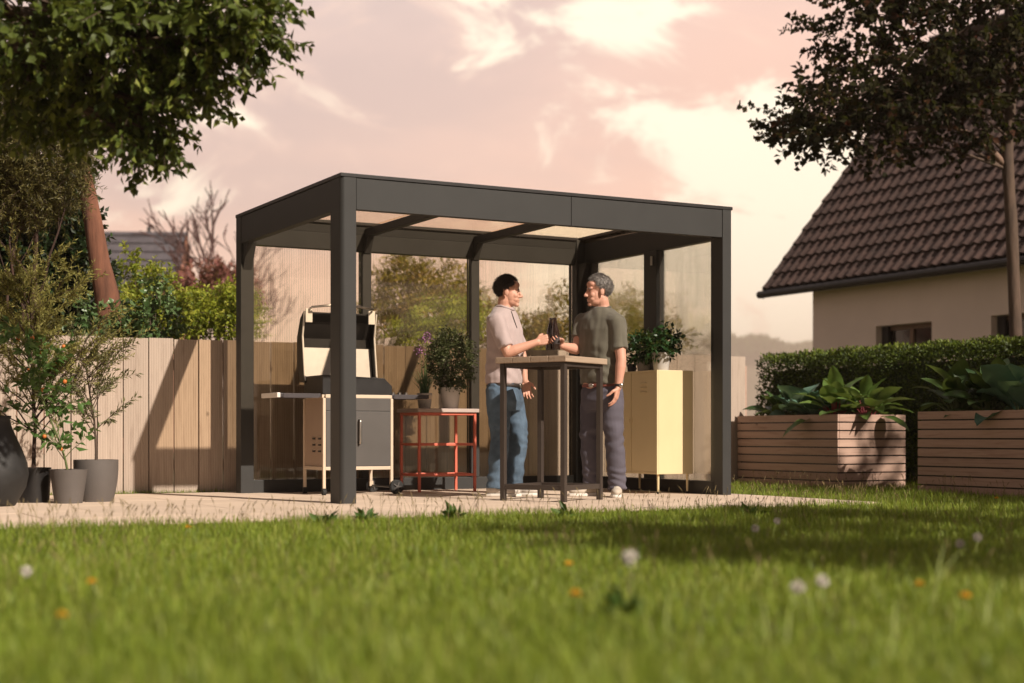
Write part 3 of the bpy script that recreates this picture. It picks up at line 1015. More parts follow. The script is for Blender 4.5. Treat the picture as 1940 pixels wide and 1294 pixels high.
shrub('dark_evergreen', 'dense dark evergreen behind the fence at the left edge', 70, 14.6,
      [(40, 470, 14.6, 110, 100, .6), (120, 540, 14.6, 90, 75, .5), (20, 570, 14.4, 110, 75, .5), (120, 440, 14.8, 55, 70, .4), (-90, 480, 14.6, 130, 170, .7), (170, 590, 14.8, 60, 45, .4)], M_leaf_ever, .07, .045, 7.0, 31, lpt=11)
be = shrub('bright_evergreen', 'green feathery tree with leaning red brown trunk behind the fence', 130, 15.6,
      [(125, 410, 15.6, 42, 55, .35), (140, 350, 15.8, 26, 55, .25), (105, 480, 15.4, 50, 50, .35), (160, 470, 15.8, 26, 46, .25)], M_leaf_mid, .06, .022, 9.0, 32, lpt=12, cat='tree')
o_ = Vector(be.location)
MB().tube([tuple(at(x_, y_, 13.9) - o_) for x_, y_ in ((214, 830), (210, 640), (203, 560), (189, 500), (178, 430), (166, 365), (152, 300), (136, 220), (118, 120))], [.15, .135, .115, .098, .086, .079, .073, .06, .043], 12).build('leaning_trunk', pmat('red_bark', (.15, .062, .036), rough=.95, var=.55, nscale=10, bump=1.0, bscale=22, stretch=(1, 1, .18)), be, smooth=True)
shrub('olive_conifer', 'olive brown fine twigged conifer under the big tree', 60, 12.6,
      [(60, 290, 12.6, 95, 75, .5), (20, 360, 12.6, 80, 55, .4), (120, 330, 12.7, 40, 60, .3), (10, 240, 12.6, 70, 60, .4), (-90, 300, 12.6, 120, 130, .6), (60, 380, 12.6, 60, 34, .3)], M_leaf_conifer, .045, .010, 22.0, 33, lpt=16, tl=.2, cat='tree', bmat=M_bark_dk)
shrub('lime_shrub', 'tall yellow green shrub in front of the distant grey roof', 282, 16.5,
      [(275, 552, 16.5, 36, 55, .35), (245, 497, 16.5, 13, 28, .12), (312, 548, 16.6, 20, 40, .2), (225, 590, 16.4, 50, 45, .4), (290, 600, 16.4, 80, 40, .5)], M_leaf_lime, .055, .028, 9.0, 34, tl=.13)
shrub('lime_shrub', 'low yellow green shrub next to the pergola, behind the fence', 400, 16.2,
      [(385, 590, 16.2, 60, 42, .4), (425, 575, 16.2, 30, 42, .3), (350, 600, 16.0, 50, 40, .35), (455, 600, 16.2, 40, 50, .35)], M_leaf_lime, .055, .028, 9.0, 35, tl=.13)
shrub('yellow_shrub', 'yellowish shrub behind the fence at the foot of the leaning trunk', 190, 15.4,
      [(190, 585, 15.4, 55, 42, .4), (150, 615, 15.2, 60, 30, .4), (225, 610, 15.2, 40, 34, .3)], M_leaf_lime, .05, .024, 9.0, 36, tl=.13)
shrub('ivy_bush', 'glossy pale green leaved climber just behind the fence top', 275, 13.4,
      [(290, 555, 13.5, 20, 22, .1), (300, 600, 13.4, 42, 38, .15), (215, 620, 13.4, 40, 24, .15), (160, 600, 13.4, 30, 34, .12), (255, 630, 13.4, 60, 18, .15)], leaf_mat('ivy_leaf', [(.05, .10, .03), (.10, .17, .06), (.20, .28, .12)], .25, .35), .06, .05, 6.0, 37, lpt=7)
shrub('red_shrub', 'reddish shrub in the haze under the bare tree', 395, 26,
      [(395, 545, 26, 60, 40, .7), (350, 575, 26, 40, 34, .6), (440, 560, 26, 50, 45, .7)], M_leaf_red, .10, .06, 4.0, 38, lpt=8, tl=.2)
# seen through the pergola's panels
shrub('golden_tree', 'golden green tree seen through the middle rear panel', 790, 18.0,
      [(770, 560, 18, 60, 60, .6), (840, 590, 18, 60, 55, .6), (735, 610, 18, 45, 50, .5), (860, 530, 18, 24, 40, .3), (770, 500, 18, 26, 30, .3)], M_leaf_gold, .075, .045, 5.0, 39, cat='tree', tl=.18)
shrub('lime_shrub', 'green shrub seen through the rear panel beside the potted bush', 850, 16.6,
      [(855, 610, 16.6, 55, 45, .5), (800, 630, 16.6, 50, 30, .4)], M_leaf_lime, .065, .035, 7.0, 40, tl=.15)
shrub('golden_tree', 'golden shrub seen between the two men', 1000, 18.5,
      [(985, 640, 18.5, 50, 40, .5), (1065, 610, 18.5, 26, 55, .4), (930, 620, 18.5, 30, 50, .4), (1040, 650, 18.5, 50, 30, .5)], M_leaf_gold, .075, .045, 5.0, 41, tl=.18)
shrub('golden_tree', 'golden green tree seen through the rear side panel', 1180, 19.0,
      [(1170, 625, 19, 55, 50, .6), (1200, 590, 19, 30, 40, .4), (1250, 640, 19, 40, 30, .5)], M_leaf_gold, .075, .045, 5.0, 42, tl=.18, cat='tree')

# --- bare tree in the distance
def bare_tree(px, d, label, h, seed):
    rg = np.random.default_rng(seed)
    b = cam_at(px, d)
    t = thing('bare_tree', label, 'tree', (b[0], b[1], 0))
    tm, bm_ = MB(), MB()
    def grow(mb, p, dr, L, r, depth):
        n = 4
        pts = [p]
        q = p.copy(); dd = dr.copy()
        for i in range(n):
            dd = dd + rg.normal(size=3) * .10; dd[2] += .04
            dd /= np.linalg.norm(dd)
            q = q + dd * L / n
            pts.append(q)
        mb.tube([tuple(x) for x in pts], list(np.linspace(r, r * .6, n + 1)), 6 if depth < 2 else 4, caps=False)
        if depth >= 6:
            return
        for k in range(3 if depth < 4 else 2):
            ax = rg.normal(size=3)
            nd = dd + unit(ax[None])[0] * (.55 + .15 * rg.random())
            nd[2] += .12
            nd /= np.linalg.norm(nd)
            grow(bm_, pts[-1 - (k % 2)], nd, L * rg.uniform(.62, .82), max(r * .62, .017), depth + 1)
    grow(tm, np.zeros(3), np.array([0.02, 0, 1.]), h * .34, h * .022, 0)
    tm.build('trunk', M_twig, t)
    bm_.build('branches', M_twig, t, kind='stuff')
bare_tree(412, 38, 'leafless tree in the pink haze left of the pergola', 5.6, 4)

# --- clipped hedge
def hedge():
    x0, x1, y0, y1, h = 7.0, 7.9, -3.5, 4.25, 1.41
    t = thing('clipped_hedge', 'clipped dark green hedge in front of the white house', 'hedge', (x0, y0, 0))
    rg = np.random.default_rng(55)
    lx, ly = x1 - x0, y1 - y0
    MB().box(.12, lx - .12, .12, ly - .12, 0, h - .14).build('branches', M_leaf_ever, t)
    def face(n, axis, val, sgn):
        p = np.stack([rg.uniform(0, lx, n), rg.uniform(0, ly, n), rg.uniform(.05, h, n)], 1)
        j = -np.abs(rg.normal(size=n)) * .055 + .02
        p[:, axis] = val + sgn * j
        wob = .025 * (np.sin(p[:, (axis + 1) % 3] * 7.3) + np.sin(p[:, (axis + 2) % 3] * 9.1 + p[:, (axis + 1) % 3] * 3))
        p[:, axis] += wob
        d = rg.normal(size=(n, 3)) * .8
        d[:, axis] += sgn * .9
        d[:, 2] += .35
        return p, d
    fs = [face(26000, 0, 0, -1), face(12000, 2, h, 1), face(3000, 1, ly, 1), face(3000, 1, 0, -1), face(7000, 0, lx, 1)]
    P = np.concatenate([f[0] for f in fs]); Dd = np.concatenate([f[1] for f in fs])
    n = len(P)
    me = leaves('foliage', P, Dd, .042 * rg.uniform(.7, 1.3, n), .026 * rg.uniform(.7, 1.2, n), rg=rg)
    link('foliage', me, M_leaf_hedge, t)
    q, dq = face(6500, 2, h + .012, 1)  # extra leaves on the top face, sunlight painted into their lighter colour
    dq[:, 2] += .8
    link('sunlit_top_leaves', leaves('sunlit_top_leaves', q, dq, .040, .022, rg=rg), leaf_mat('sunlit_hedge_leaf', [(.07, .11, .012), (.14, .19, .02), (.22, .26, .035)], .35), t)
hedge()
# far line of trees fading in the haze beyond the fence
def far_tree(px, d, top, wpx, seed, label):
    b = cam_at(px, d)
    rg = np.random.default_rng(seed)
    z0 = at(px, 674, d).z
    zt = at(px, top, d).z - z0
    w = wpx * d / FPX
    bl = [((b[0] + rg.normal() * w * .25, b[1] + rg.normal() * w * .2, z0 + zt * f), (w * k, w * k, zt * .30)) for f, k in ((.35, .5), (.55, .55), (.75, .38), (.5, .5))]
    make_tree('far_tree', label, (b[0], b[1], z0), [(b[0], b[1], z0 - 2), (b[0], b[1], z0 + zt * .5), (b[0], b[1], z0 + zt * .85)], [w * .06, w * .04, w * .02], bl, [170] * 4, 8, w * .12, w * .10, w * .08, M_leaf_mid, M_bark, seed,
              group='far trees in the haze', twig_r=0, droop=0)
far_tree(1395, 2395, 640, 75, 61, 'hazy far tree just right of the pergola post')
far_tree(1443, 2396, 642, 60, 62, 'rounded hazy far tree in the gap before the white house')
far_tree(1490, 2397, 660, 60, 63, 'low hazy far tree above the start of the hedge')
far_tree(1535, 2398, 652, 55, 64, 'hazy far tree touching the corner of the white house')

# ------------------------------------------------------------------ grill
M_cream = pmat('cream_metal', (.62, .50, .38), rough=.4, var=.06, nscale=5)
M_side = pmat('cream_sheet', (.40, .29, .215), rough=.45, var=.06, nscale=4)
M_grey = pmat('grey_door', (.085, .078, .073), rough=.45, var=.06, nscale=4)
M_lidin = pmat('lid_steel', (.40, .39, .38), rough=.42, metal=.3, var=.08, nscale=6)
M_white = pmat('white_enamel', (.75, .72, .67), rough=.4, var=.04)
M_charc = pmat('charcoal_shelf', (.045, .038, .042), rough=.5, var=.1)

def grill():
    x0, y0 = .455, 1.50
    wd, dp = .60, .44
    t = thing('gas_grill', 'gas grill with open lid, grey doors and cream frame behind the near post', 'grill', (x0, y0, TZ))
    # frame
    for lx, ly, zb in ((0, 0, .055), (wd, 0, .10), (0, dp, .055), (wd, dp, .10)):
        MB().box(lx - .012, lx + .012, ly - .012, ly + .012, zb, .795).build('frame_leg', M_cream, t, bevel=.003)
    fr = MB()
    for z in (.205, .797):
        fr.box(.0125, wd - .0125, -.011, .011, z, z + .028); fr.box(.0125, wd - .0125, dp - .011, dp + .011, z, z + .028)
        fr.box(-.011, .011, .0125, dp - .0125, z, z + .028); fr.box(wd - .011, wd + .011, .0125, dp - .0125, z, z + .028)
    fr.build('frame_rail', M_cream, t, bevel=.002)
    # cabinet skins
    sp = MB().box(.002, .008, .0135, dp - .0135, .234, .796).build('side_panel', M_side, t)
    MB().box(wd - .008, wd - .002, .0135, dp - .0135, .234, .796).build('side_panel', M_side, t)
    MB().box(.0135, wd - .0135, dp - .006, dp, .234, .796).build('rear_panel', M_grey, t)
    MB().box(.009, wd - .009, .012, dp - .007, .222, .2325).build('floor_panel', M_grey, t)
    slit = MB()
    lip = MB()
    for i in range(3):
        for j in range(2):
            yy = .10 + .13 * j
            z = .36 + .052 * i
            slit.box(-.0012, .0018, yy - .032, yy + .032, z - .009, z + .008)
            lip.prism([(.0019, z + .008), (.0019, z + .018), (-.013, z + .006)], 1, yy - .032, yy + .032)
    slit.build('vent_slots', M_black, sp)
    lip.build('vent_hoods', M_cream, sp)
    # doors and drawer front
    MB().box(.0145, wd - .0145, -.010, -.002, .692, .795).build('control_panel', M_grey, t, bevel=.002)
    half = .255
    for a, b, hx in ((.0145, half - .002, half - .045), (half + .002, wd - .0145, half + .05)):
        d = MB().box(a, b, -.012, -.004, .236, .688).build('door', M_grey, t, bevel=.002)
        MB().tube([(hx, -.012, .42), (hx, -.036, .425), (hx, -.038, .44), (hx, -.038, .60), (hx, -.036, .615), (hx, -.012, .62)], .009, 8).build('handle', M_steel, d, smooth=True)
    # side shelves
    for s, lab in ((-1, 'left'), (1, 'right')):
        a = -.36 if s < 0 else wd + .014
        b = -.014 if s < 0 else wd + .36
        sh = MB().box(a, b, .03, dp - .02, .80, .832).build('side_shelf', M_charc, t, bevel=.004)
        e = (a - .03, a - .001) if s < 0 else (b + .001, b + .03)
        MB().box(e[0], e[1], .03, dp - .02, .797, .836).build('shelf_end', M_white if s < 0 else M_cream, sh, bevel=.004)
        MB().box(min(a, b) + .02, max(a, b) - .02, .022, .0295, .796, .83).build('shelf_trim', M_charc, sh)
    for kx in (.68, .74, .80):
        MB().tube([(kx, .15, .8325), (kx, .15, .853)], .017, 12).build('burner_knob', M_steel, t)
    # firebox
    MB().prism([(-.01, .826), (wd + .01, .826), (wd + .01, .90), (wd - .06, .965), (.04, .985), (-.01, .985)], 1, .005, dp - .005).build('firebox', M_black, t, bevel=.006)
    # lid, swung open against the back
    y1 = dp + .03
    lid = MB()
    prof = [(dp - .06, .93), (dp + .07, .94), (dp + .13, 1.08), (dp + .13, 1.32), (dp + .06, 1.47), (dp - .02, 1.53), (dp - .02, 1.515), (dp + .05, 1.455), (dp + .115, 1.315), (dp + .115, 1.085), (dp + .06, .955), (dp - .06, .945)]
    lid.prism(prof, 0, -.005, wd + .035)
    for a in (-.02, wd + .035):
        lid.prism([(dp - .055, .93), (dp + .07, .94), (dp + .135, 1.08), (dp + .135, 1.32), (dp + .06, 1.475), (dp - .025, 1.535), (dp + .02, 1.33), (dp + .015, 1.28), (dp - .03, 1.0)], 0, a, a + .015)
    l = lid.build('lid', M_black, t)
    MB().add([(.0, dp + .04, .975), (wd + .03, dp + .04, .975), (wd + .03, dp + .085, 1.235), (0, dp + .085, 1.235), (.0, dp + .05, .975), (wd + .03, dp + .05, .975), (wd + .03, dp + .095, 1.235), (0, dp + .095, 1.235)],
             [(0, 1, 2, 3), (4, 7, 6, 5), (0, 4, 5, 1), (3, 2, 6, 7), (0, 3, 7, 4), (1, 5, 6, 2)]).build('lid_panel', M_lidin, l)
    rim = MB()
    for a in (-.012, wd + .042):
        pts = [(a, dp - .055, .95), (a, dp - .03, 1.0), (a, dp + .012, 1.28), (a, dp + .018, 1.33), (a, dp - .026, 1.53)]
        rim.tube(pts, .008, 6)
    rim.box(-.005, wd + .035, dp - .062, dp - .045, .935, .985)
    rim.build('lid_rim', M_white, l)
    for a in (.02, wd - .01):
        MB().box(a - .03, a + .03, dp - .05, dp - .035, 1.44, 1.555).build('handle_bracket', M_white, l, bevel=.003)
    MB().tube([(.02, dp - .045, 1.548), (.03, dp - .10, 1.565), (wd * .33, dp - .12, 1.585), (wd * .66, dp - .12, 1.585), (wd - .02, dp - .10, 1.565), (wd - .01, dp - .045, 1.548)], .010, 8).build('lid_handle', M_steel, l, smooth=True)
    # castors and wheels
    for cy in (0, dp):
        c = MB()
        c.tube([(-.014, cy, .026), (.014, cy, .026)], .026, 16)
        c.build('castor', M_rubber, t)
        MB().box(-.018, .018, cy - .010, cy + .010, .045, .0545).build('castor_fork', M_black, t)
    for cy in (-.035, dp + .035):
        w = MB()
        w.lathe([(.0, -.020), (.052, -.020), (.060, -.013), (.060, .013), (.052, .020), (.0, .020)], 28)
        o = w.build('wheel', M_rubber, t, smooth=False)
        o.rotation_euler = (R_(90), 0, 0)
        o.location = (wd + .03, cy, .06)
        hb = MB()
        for k in range(5):
            a = 2 * math.pi * k / 5
            hb.tube([(0, 0, .022), (.042 * math.cos(a), .042 * math.sin(a), .022)], [.010, .006], 6)
        hb.lathe([(.0, .019), (.014, .019), (.014, .028), (.0, .028)], 14)
        hb.build('wheel_hub', M_grey, o)
    MB().tube([(wd + .012, -.02, .06), (wd + .012, dp + .02, .06)], .008, 8).build('axle', M_black, t)
    MB().box(wd - .013, wd + .020, -.011, .011, .055, .099).build('axle_bracket', M_cream, t)
    MB().box(wd - .013, wd + .020, dp - .011, dp + .011, .055, .099).build('axle_bracket', M_cream, t)
grill()

# ------------------------------------------------------------------ red steel side table
M_red = pmat('red_paint', (.64, .15, .095), rough=.4, var=.08, nscale=6)
M_top = pmat('grey_top', (.46, .37, .33), rough=.6, var=.08, nscale=10)
def red_table():
    x0, y0, wd, dp, h = 1.425, 1.745, .535, .375, .722
    t = thing('red_side_table', 'red steel framed side table with grey top carrying two potted plants', 'table', (x0, y0, TZ))
    s = .011
    for lx in (0, wd):
        for ly in (0, dp):
            MB().box(lx - s, lx + s, ly - s, ly + s, 0, h - .032).build('leg', M_red, t, bevel=.002)
    for z in (.135, .40, h - .056):
        zz = .022
        for ly in (0, dp):
            MB().box(s + .001, wd - s - .001, ly - s * .8, ly + s * .8, z, z + zz).build('rail', M_red, t, bevel=.002)
        for lx in (0, wd):
            MB().box(lx - s * .8, lx + s * .8, s + .001, dp - s - .001, z, z + zz).build('rail', M_red, t, bevel=.002)
    MB().box(-.03, wd + .03, -.03, dp + .03, h - .0315, h).build('table_top', M_top, t, bevel=.003)
    return x0, y0, h + TZ
rx, ry, rz_ = red_table()

# ------------------------------------------------------------------ potted plants
M_potw = pmat('white_pot', (.72, .67, .62), rough=.55, var=.05, nscale=5)
M_potg = pmat('grey_pot', (.105, .092, .085), rough=.7, var=.08, nscale=6, bump=.1)
M_potlg = pmat('light_grey_pot', (.42, .39, .36), rough=.6, var=.06, nscale=6)
M_potconc = pmat('concrete_pot', (.40, .36, .32), rough=.85, var=.15, nscale=10, bump=.3)
M_vase = pmat('black_vase', (.014, .014, .014), rough=.6, var=.4, nscale=9, bump=.15, bscale=30)
M_box_leaf = leaf_mat('box_leaf', [(.03, .045, .02), (.06, .085, .035), (.13, .16, .09)], .2, .35)
M_strap = leaf_mat('strap_leaf', [(.05, .11, .05), (.09, .17, .08), (.16, .25, .13)], .25, .45)
M_purple = pmat('purple_petal', (.36, .17, .42), rough=.7, var=.3, nscale=30)
M_deep = leaf_mat('deep_leaf', [(.008, .028, .008), (.018, .055, .014), (.035, .09, .025)], .2, .35)
M_stem = pmat('green_stem', (.10, .13, .04), rough=.7, var=.2)
M_wstem = pmat('woody_stem', (.075, .05, .035), rough=.9, var=.3, bump=.4)

def pot(t, r0, r1, h, mat, bulge=0.0, wall=.008, soil=.03, seg=36):
    n = 8
    pr = []
    for i in range(n + 1):
        u = i / n
        pr.append((r0 + (r1 - r0) * u + bulge * math.sin(math.pi * u), h * u))
    pr += [(r1 - wall, h), (r1 - wall, h - soil - .01), (0.0005, h - soil - .011)]
    pr = [(r0 * .3, .001)] + [(r0 * .96, 0.0)] + pr[0:1] + pr[1:]
    o = MB().lathe(pr, seg).build('pot', mat, t, smooth=False)
    for p in o.data.polygons:
        p.use_smooth = len(p.vertices) == 4
    o.data.set_sharp_from_angle(angle=R_(35)) if hasattr(o.data, 'set_sharp_from_angle') else None
    MB().lathe([(r1 - wall - .001, h - soil - .009), (r1 - wall - .001, h - soil), (.001, h - soil + .006)], 20).build('soil', M_soil, t)
    return o

def bush(t, z0, c, r3, n, lpt, L, Wd, mat, seed, tl=.08, droop=-.1, stems=7, smat=None, sr=.004):
    rg = np.random.default_rng(seed)
    S, E, P, Dr = blob_twigs([(np.array(c), r3)], [n], lpt, tl, rg, droop, .25)
    link('foliage', leaves('foliage', P, Dr, L * rg.uniform(.7, 1.3, len(P)), Wd * rg.uniform(.7, 1.2, len(P)), rg=rg), mat, t)
    mb = MB()
    for k in range(stems):
        e = np.array(c) + rand_in_ball(1, rg)[0] * np.array(r3) * .8
        limb(mb, (rg.normal() * .01, rg.normal() * .01, z0), e, sr, sr * .4, rg, n=6, seg=5)
    for s, e in zip(S[::4], E[::4]):
        mb.tube([tuple(s), tuple(e)], [.0012, .0006], 3, caps=False)
    mb.build('stems', smat or M_wstem, t, kind='stuff')

# on the red table
t = thing('potted_bush', 'round small leaved bush in a white pot on the red table', 'potted plant', (rx + .375, ry + .16, rz_))
pot(t, .068, .092, .190, M_potw)
bush(t, .16, (0, 0, .42), (.185, .185, .235), 520, 9, .026, .017, M_box_leaf, 71, tl=.09)
t = thing('society_garlic', 'grassy plant with lilac flower heads in a small pale pot on the red table', 'potted plant', (rx + .115, ry + .14, rz_))
pot(t, .052, .068, .135, M_potlg)
def strap_leaves(t, z0, n, hh, spread, w, mat, seed):
    rg = np.random.default_rng(seed)
    vs, fs = [], []
    for i in range(n):
        a = rg.random() * 6.283
        lean = rg.random() ** .7 * spread
        h_ = hh * rg.uniform(.6, 1.1)
        o = rg.normal(size=2) * .015
        dx, dy = math.cos(a), math.sin(a)
        k = len(vs)
        for j in range(6):
            u = j / 5
            out = lean * u ** 1.5 * 1.1
            z = z0 + h_ * (u - .25 * (lean / spread) * u * u)
            ww = w * (1 - u ** 2.2) * .5 + .0004
            vs += [(o[0] + dx * out - dy * ww, o[1] + dy * out + dx * ww, z), (o[0] + dx * out + dy * ww, o[1] + dy * out - dx * ww, z)]
        fs += [(k + 2 * j, k + 2 * j + 1, k + 2 * j + 3, k + 2 * j + 2) for j in range(5)]
    MB().add(vs, fs).build('foliage', mat, t)
strap_leaves(t, .11, 120, .27, .15, .007, M_strap, 72)
rg = np.random.default_rng(73)
for (fx, fy, fz) in ((.005, .0, .60), (-.035, .01, .50), (.02, -.005, .64)):
    st = MB().tube([(0, 0, .1), (fx * .4, fy, fz * .5), (fx, fy, fz)], [.003, .0025, .002], 5).build('flower_stem', M_stem, t)
    P = np.array([fx, fy, fz]) + rg.normal(size=(34, 3)) * np.array([.022, .022, .020])
    link('flower_head', leaves('flower_head', P, rg.normal(size=P.shape), .022, .012, rg=rg), M_purple, t)

# ------------------------------------------------------------------ yellow locker cabinet
M_yel = pmat('yellow_metal', (.68, .56, .33), rough=.38, var=.04, nscale=3)
def cabinet():
    x0, y0 = 2.975, .40
    wd, dp, zb, h = .365, .80, .165, 1.035
    t = thing('yellow_cabinet', 'yellow two door metal locker cabinet on slim legs against the right wall', 'cabinet', (x0, y0, TZ))
    MB().box(.016, wd, 0, dp, zb, h).build('body', M_yel, t, bevel=.004)
    for a, b in ((.014, dp / 2 - .005), (dp / 2 + .005, dp - .014)):
        d = MB().box(.004, .0155, a, b, zb + .018, h - .018).build('door', M_yel, t, bevel=.003)
        lou = MB()
        m = (a + b) / 2
        for k in range(3):
            z = h - .11 - k * .038
            lou.prism([(.0038, z), (.0038, z + .012), (-.007, z + .002)], 1, m - .045, m + .045)
        lou.build('louvre', M_yel, d)
        MB().box(-.004, .0035, (b - .02) if a < .1 else (a + .01), (b - .01) if a < .1 else (a + .02), .60, .63).build('latch', M_yel, d)
    MB().box(.0, .0155, 0, .0115, zb, h).build('frame_edge', M_yel, t); MB().box(.0, .0155, dp - .0115, dp, zb, h).build('frame_edge', M_yel, t)
    MB().box(.0, .0155, 0.0125, dp - .0125, zb, zb + .0175).build('frame_edge', M_yel, t); MB().box(.0, .0155, .0125, dp - .0125, h - .0175, h).build('frame_edge', M_yel, t)
    for lx in (.035, wd - .035):
        for ly in (.035, dp - .035):
            lg = MB().tube([(lx, ly, .02), (lx, ly, zb)], [.009, .011], 10).build('leg', M_yel, t)
            MB().tube([(lx, ly, 0), (lx, ly, .0195)], .011, 10).build('foot', M_black, lg)
    return x0, y0, h + TZ
cx_, cy_, cz_ = cabinet()
t = thing('potted_ivy', 'dark leafy plant in a shiny grey pot on the yellow cabinet', 'potted plant', (cx_ + .17, cy_ + .19, cz_))
pot(t, .062, .083, .155, M_potlg)
bush(t, .13, (0.0, 0, .235), (.13, .13, .085), 90, 7, .05, .034, M_deep, 81, tl=.09, droop=.15, sr=.003, smat=M_stem)
t = thing('potted_ivy', 'dark leafy plant in a stone grey pot on the yellow cabinet', 'potted plant', (cx_ + .13, cy_ + .40, cz_))
pot(t, .050, .062, .105, M_potconc)
bush(t, .09, (0.0, 0, .20), (.10, .10, .11), 80, 7, .045, .03, M_deep, 82, tl=.08, droop=.1, sr=.003, smat=M_stem)
t = thing('potted_sprig', 'tiny sprig in a small black pot on the yellow cabinet', 'potted plant', (cx_ + .10, cy_ + .54, cz_))
pot(t, .036, .040, .07, M_black, seg=24)
bush(t, .06, (-.02, .03, .125), (.07, .07, .05), 14, 4, .03, .022, M_deep, 83, tl=.06, droop=.1, sr=.002, smat=M_stem, stems=5)

# ------------------------------------------------------------------ bar table
M_ttop = wood_mat('weathered_top', (.36, .27, .20), (.20, .14, .10), 0, objvar=.08, rough=.6)
M_tleg = pmat('brown_steel', (.045, .034, .028), rough=.45, var=.08, nscale=8)
def bar_table():
    n = np.array(ground(1068, 951.5, TZ)[:2])
    # side directions measured from the leg feet
    th = R_(57) - YAW                      # near corner -> right corner
    L = .53
    ctr_ = n + (np.array([math.cos(th), math.sin(th)]) + np.array([-math.sin(th), math.cos(th)])) * L / 2
    t = thing('bar_table', 'tall square bar table with weathered wooden top between the men', 'table', (ctr_[0], ctr_[1], TZ), th)
    h = 1.075
    a = L / 2
    for sx in (-1, 1):
        for sy in (-1, 1):
            MB().box(sx * a - .019, sx * a + .019, sy * a - .019, sy * a + .019, 0, h - .045).build('leg', M_tleg, t, bevel=.002)
    for s in (-1, 1):
        MB().box(-a + .02, a - .02, s * a - .015, s * a + .015, .085, .123).build('foot_rail', M_tleg, t, bevel=.002)
        MB().box(s * a - .015, s * a + .015, -a + .02, a - .02, .085, .123).build('foot_rail', M_tleg, t, bevel=.002)
        MB().box(-a + .02, a - .02, s * a - .015, s * a + .015, h - .075, h - .046).build('apron', M_tleg, t)
        MB().box(s * a - .015, s * a + .015, -a + .02, a - .02, h - .075, h - .046).build('apron', M_tleg, t)
    w = a + .045
    nb = 4
    bw_ = 2 * w / nb
    for i in range(nb):
        MB().box(-w + .0, w, -w + i * bw_ + .0015, -w + (i + 1) * bw_ - .0015, h - .0445, h).build('plank', M_ttop, t, bevel=.004)
    return t
table = bar_table()

# ------------------------------------------------------------------ pots on the left of the terrace
def spindly(t, z0, top, spread, n_br, mat_l, L, Wd, seed, lean=(0, 0), lpt=11, sub=5, smat=None, r0=.011, droop=.0, start=.25, fr=None):
    """upright stem with rising side shoots set with narrow leaves"""
    rg = np.random.default_rng(seed)
    sb = MB()
    main = [np.array((0, 0, z0 - .03))]
    d = np.array((lean[0], lean[1], 1.0))
    for i in range(8):
        d = d + rg.normal(size=3) * np.array((.10, .10, 0))
        d /= np.linalg.norm(d)
        main.append(main[-1] + d * (top - z0) / 8)
    main = np.array(main)
    sb.tube(main.tolist(), list(np.linspace(r0, r0 * .25, len(main))), 7)
    P, Dr = [], []
    for k in range(n_br):
        u = start + (1 - start) * (k + rg.random()) / n_br
        i = min(int(u * 8), 7)
        s = main[i] + (main[i + 1] - main[i]) * (u * 8 - i)
        a = rg.random() * 6.283
        ln = spread * rg.uniform(.6, 1.15) * (1.15 - .55 * u)
        e = s + np.array((math.cos(a) * ln, math.sin(a) * ln, ln * rg.uniform(.45, 1.3)))
        pts = limb(sb, s, e, r0 * .4, r0 * .12, rg, n=6, seg=5, bow=.10)
        for q in range(sub):
            o = pts[int(rg.integers(1, 6))]
            e2 = o + (e - s) * .35 * rg.uniform(.5, 1.2) + rg.normal(size=3) * ln * .16
            sb.tube([tuple(o), tuple(e2)], [r0 * .12, r0 * .05], 3, caps=False)
            tt = np.linspace(.1, 1.0, lpt)[:, None]
            pp = o + (e2 - o) * tt
            ax = (e2 - o) / max(np.linalg.norm(e2 - o), 1e-6)
            sd = unit(np.cross(np.tile(ax, (lpt, 1)), rg.normal(size=(lpt, 3))))
            P.append(pp); Dr.append(ax * .8 + sd * .8 + np.array((0, 0, -droop)))
    sb.build('stems', smat or M_wstem, t)
    P, Dr = np.concatenate(P), np.concatenate(Dr)
    link('foliage', leaves('foliage', P, Dr, L * rg.uniform(.6, 1.25, len(P)), Wd * rg.uniform(.8, 1.2, len(P)), rg=rg), mat_l, t)
    if fr:
        fm = MB().lathe([(.001, -.016), (.012, -.011), (.016, 0), (.012, .011), (.001, .015)], 10).mesh('fruit')
        mf = pmat('orange_fruit', (.55, .16, .03), rough=.5)
        for q in range(fr):
            c = P[int(rg.integers(len(P)))]
            o = link('fruit', fm, mf, t, smooth=True)
            o.location = tuple(c)

M_olive = leaf_mat('olive_leaf', [(.08, .085, .035), (.15, .15, .065), (.26, .25, .12)], .25, .5)
M_tam = leaf_mat('tamarisk_leaf', [(.14, .14, .035), (.25, .235, .06), (.36, .32, .10)], .28, .6)
g = ground(183, 950, TZ)
t = thing('potted_olive', 'young olive tree in a wide dark grey pot against the fence', 'potted plant', (g[0], g[1] + .02, TZ))
pot(t, .125, .163, .31, M_potg, bulge=.012)
spindly(t, .29, 1.18, .36, 24, M_olive, .052, .013, 91, lean=(.02, 0), sub=6)
g = ground(130, 953, TZ)
t = thing('potted_citrus', 'slender citrus sapling with orange fruit in a grey pot', 'potted plant', (g[0], g[1], TZ))
pot(t, .098, .135, .245, M_potg)
spindly(t, .22, 1.32, .24, 34, leaf_mat('citrus_leaf', [(.035, .08, .02), (.07, .15, .035), (.12, .22, .06)], .3, .35), .085, .040, 92, lean=(.03, 0), lpt=4, sub=3, droop=.4, fr=10, smat=M_stem, r0=.009, start=.05)
g = ground(70, 953, TZ)
t = thing('potted_tamarisk', 'wispy tamarisk shrub with dark stems in a black pot', 'potted plant', (g[0] - .0, g[1] + .12, TZ))
pot(t, .11, .125, .255, M_black)
spindly(t, .24, 1.62, .50, 46, M_tam, .038, .0085, 93, lean=(-.12, 0), lpt=26, sub=12, smat=M_bark_dk, r0=.016, start=.18)
g = ground(15, 958, TZ)
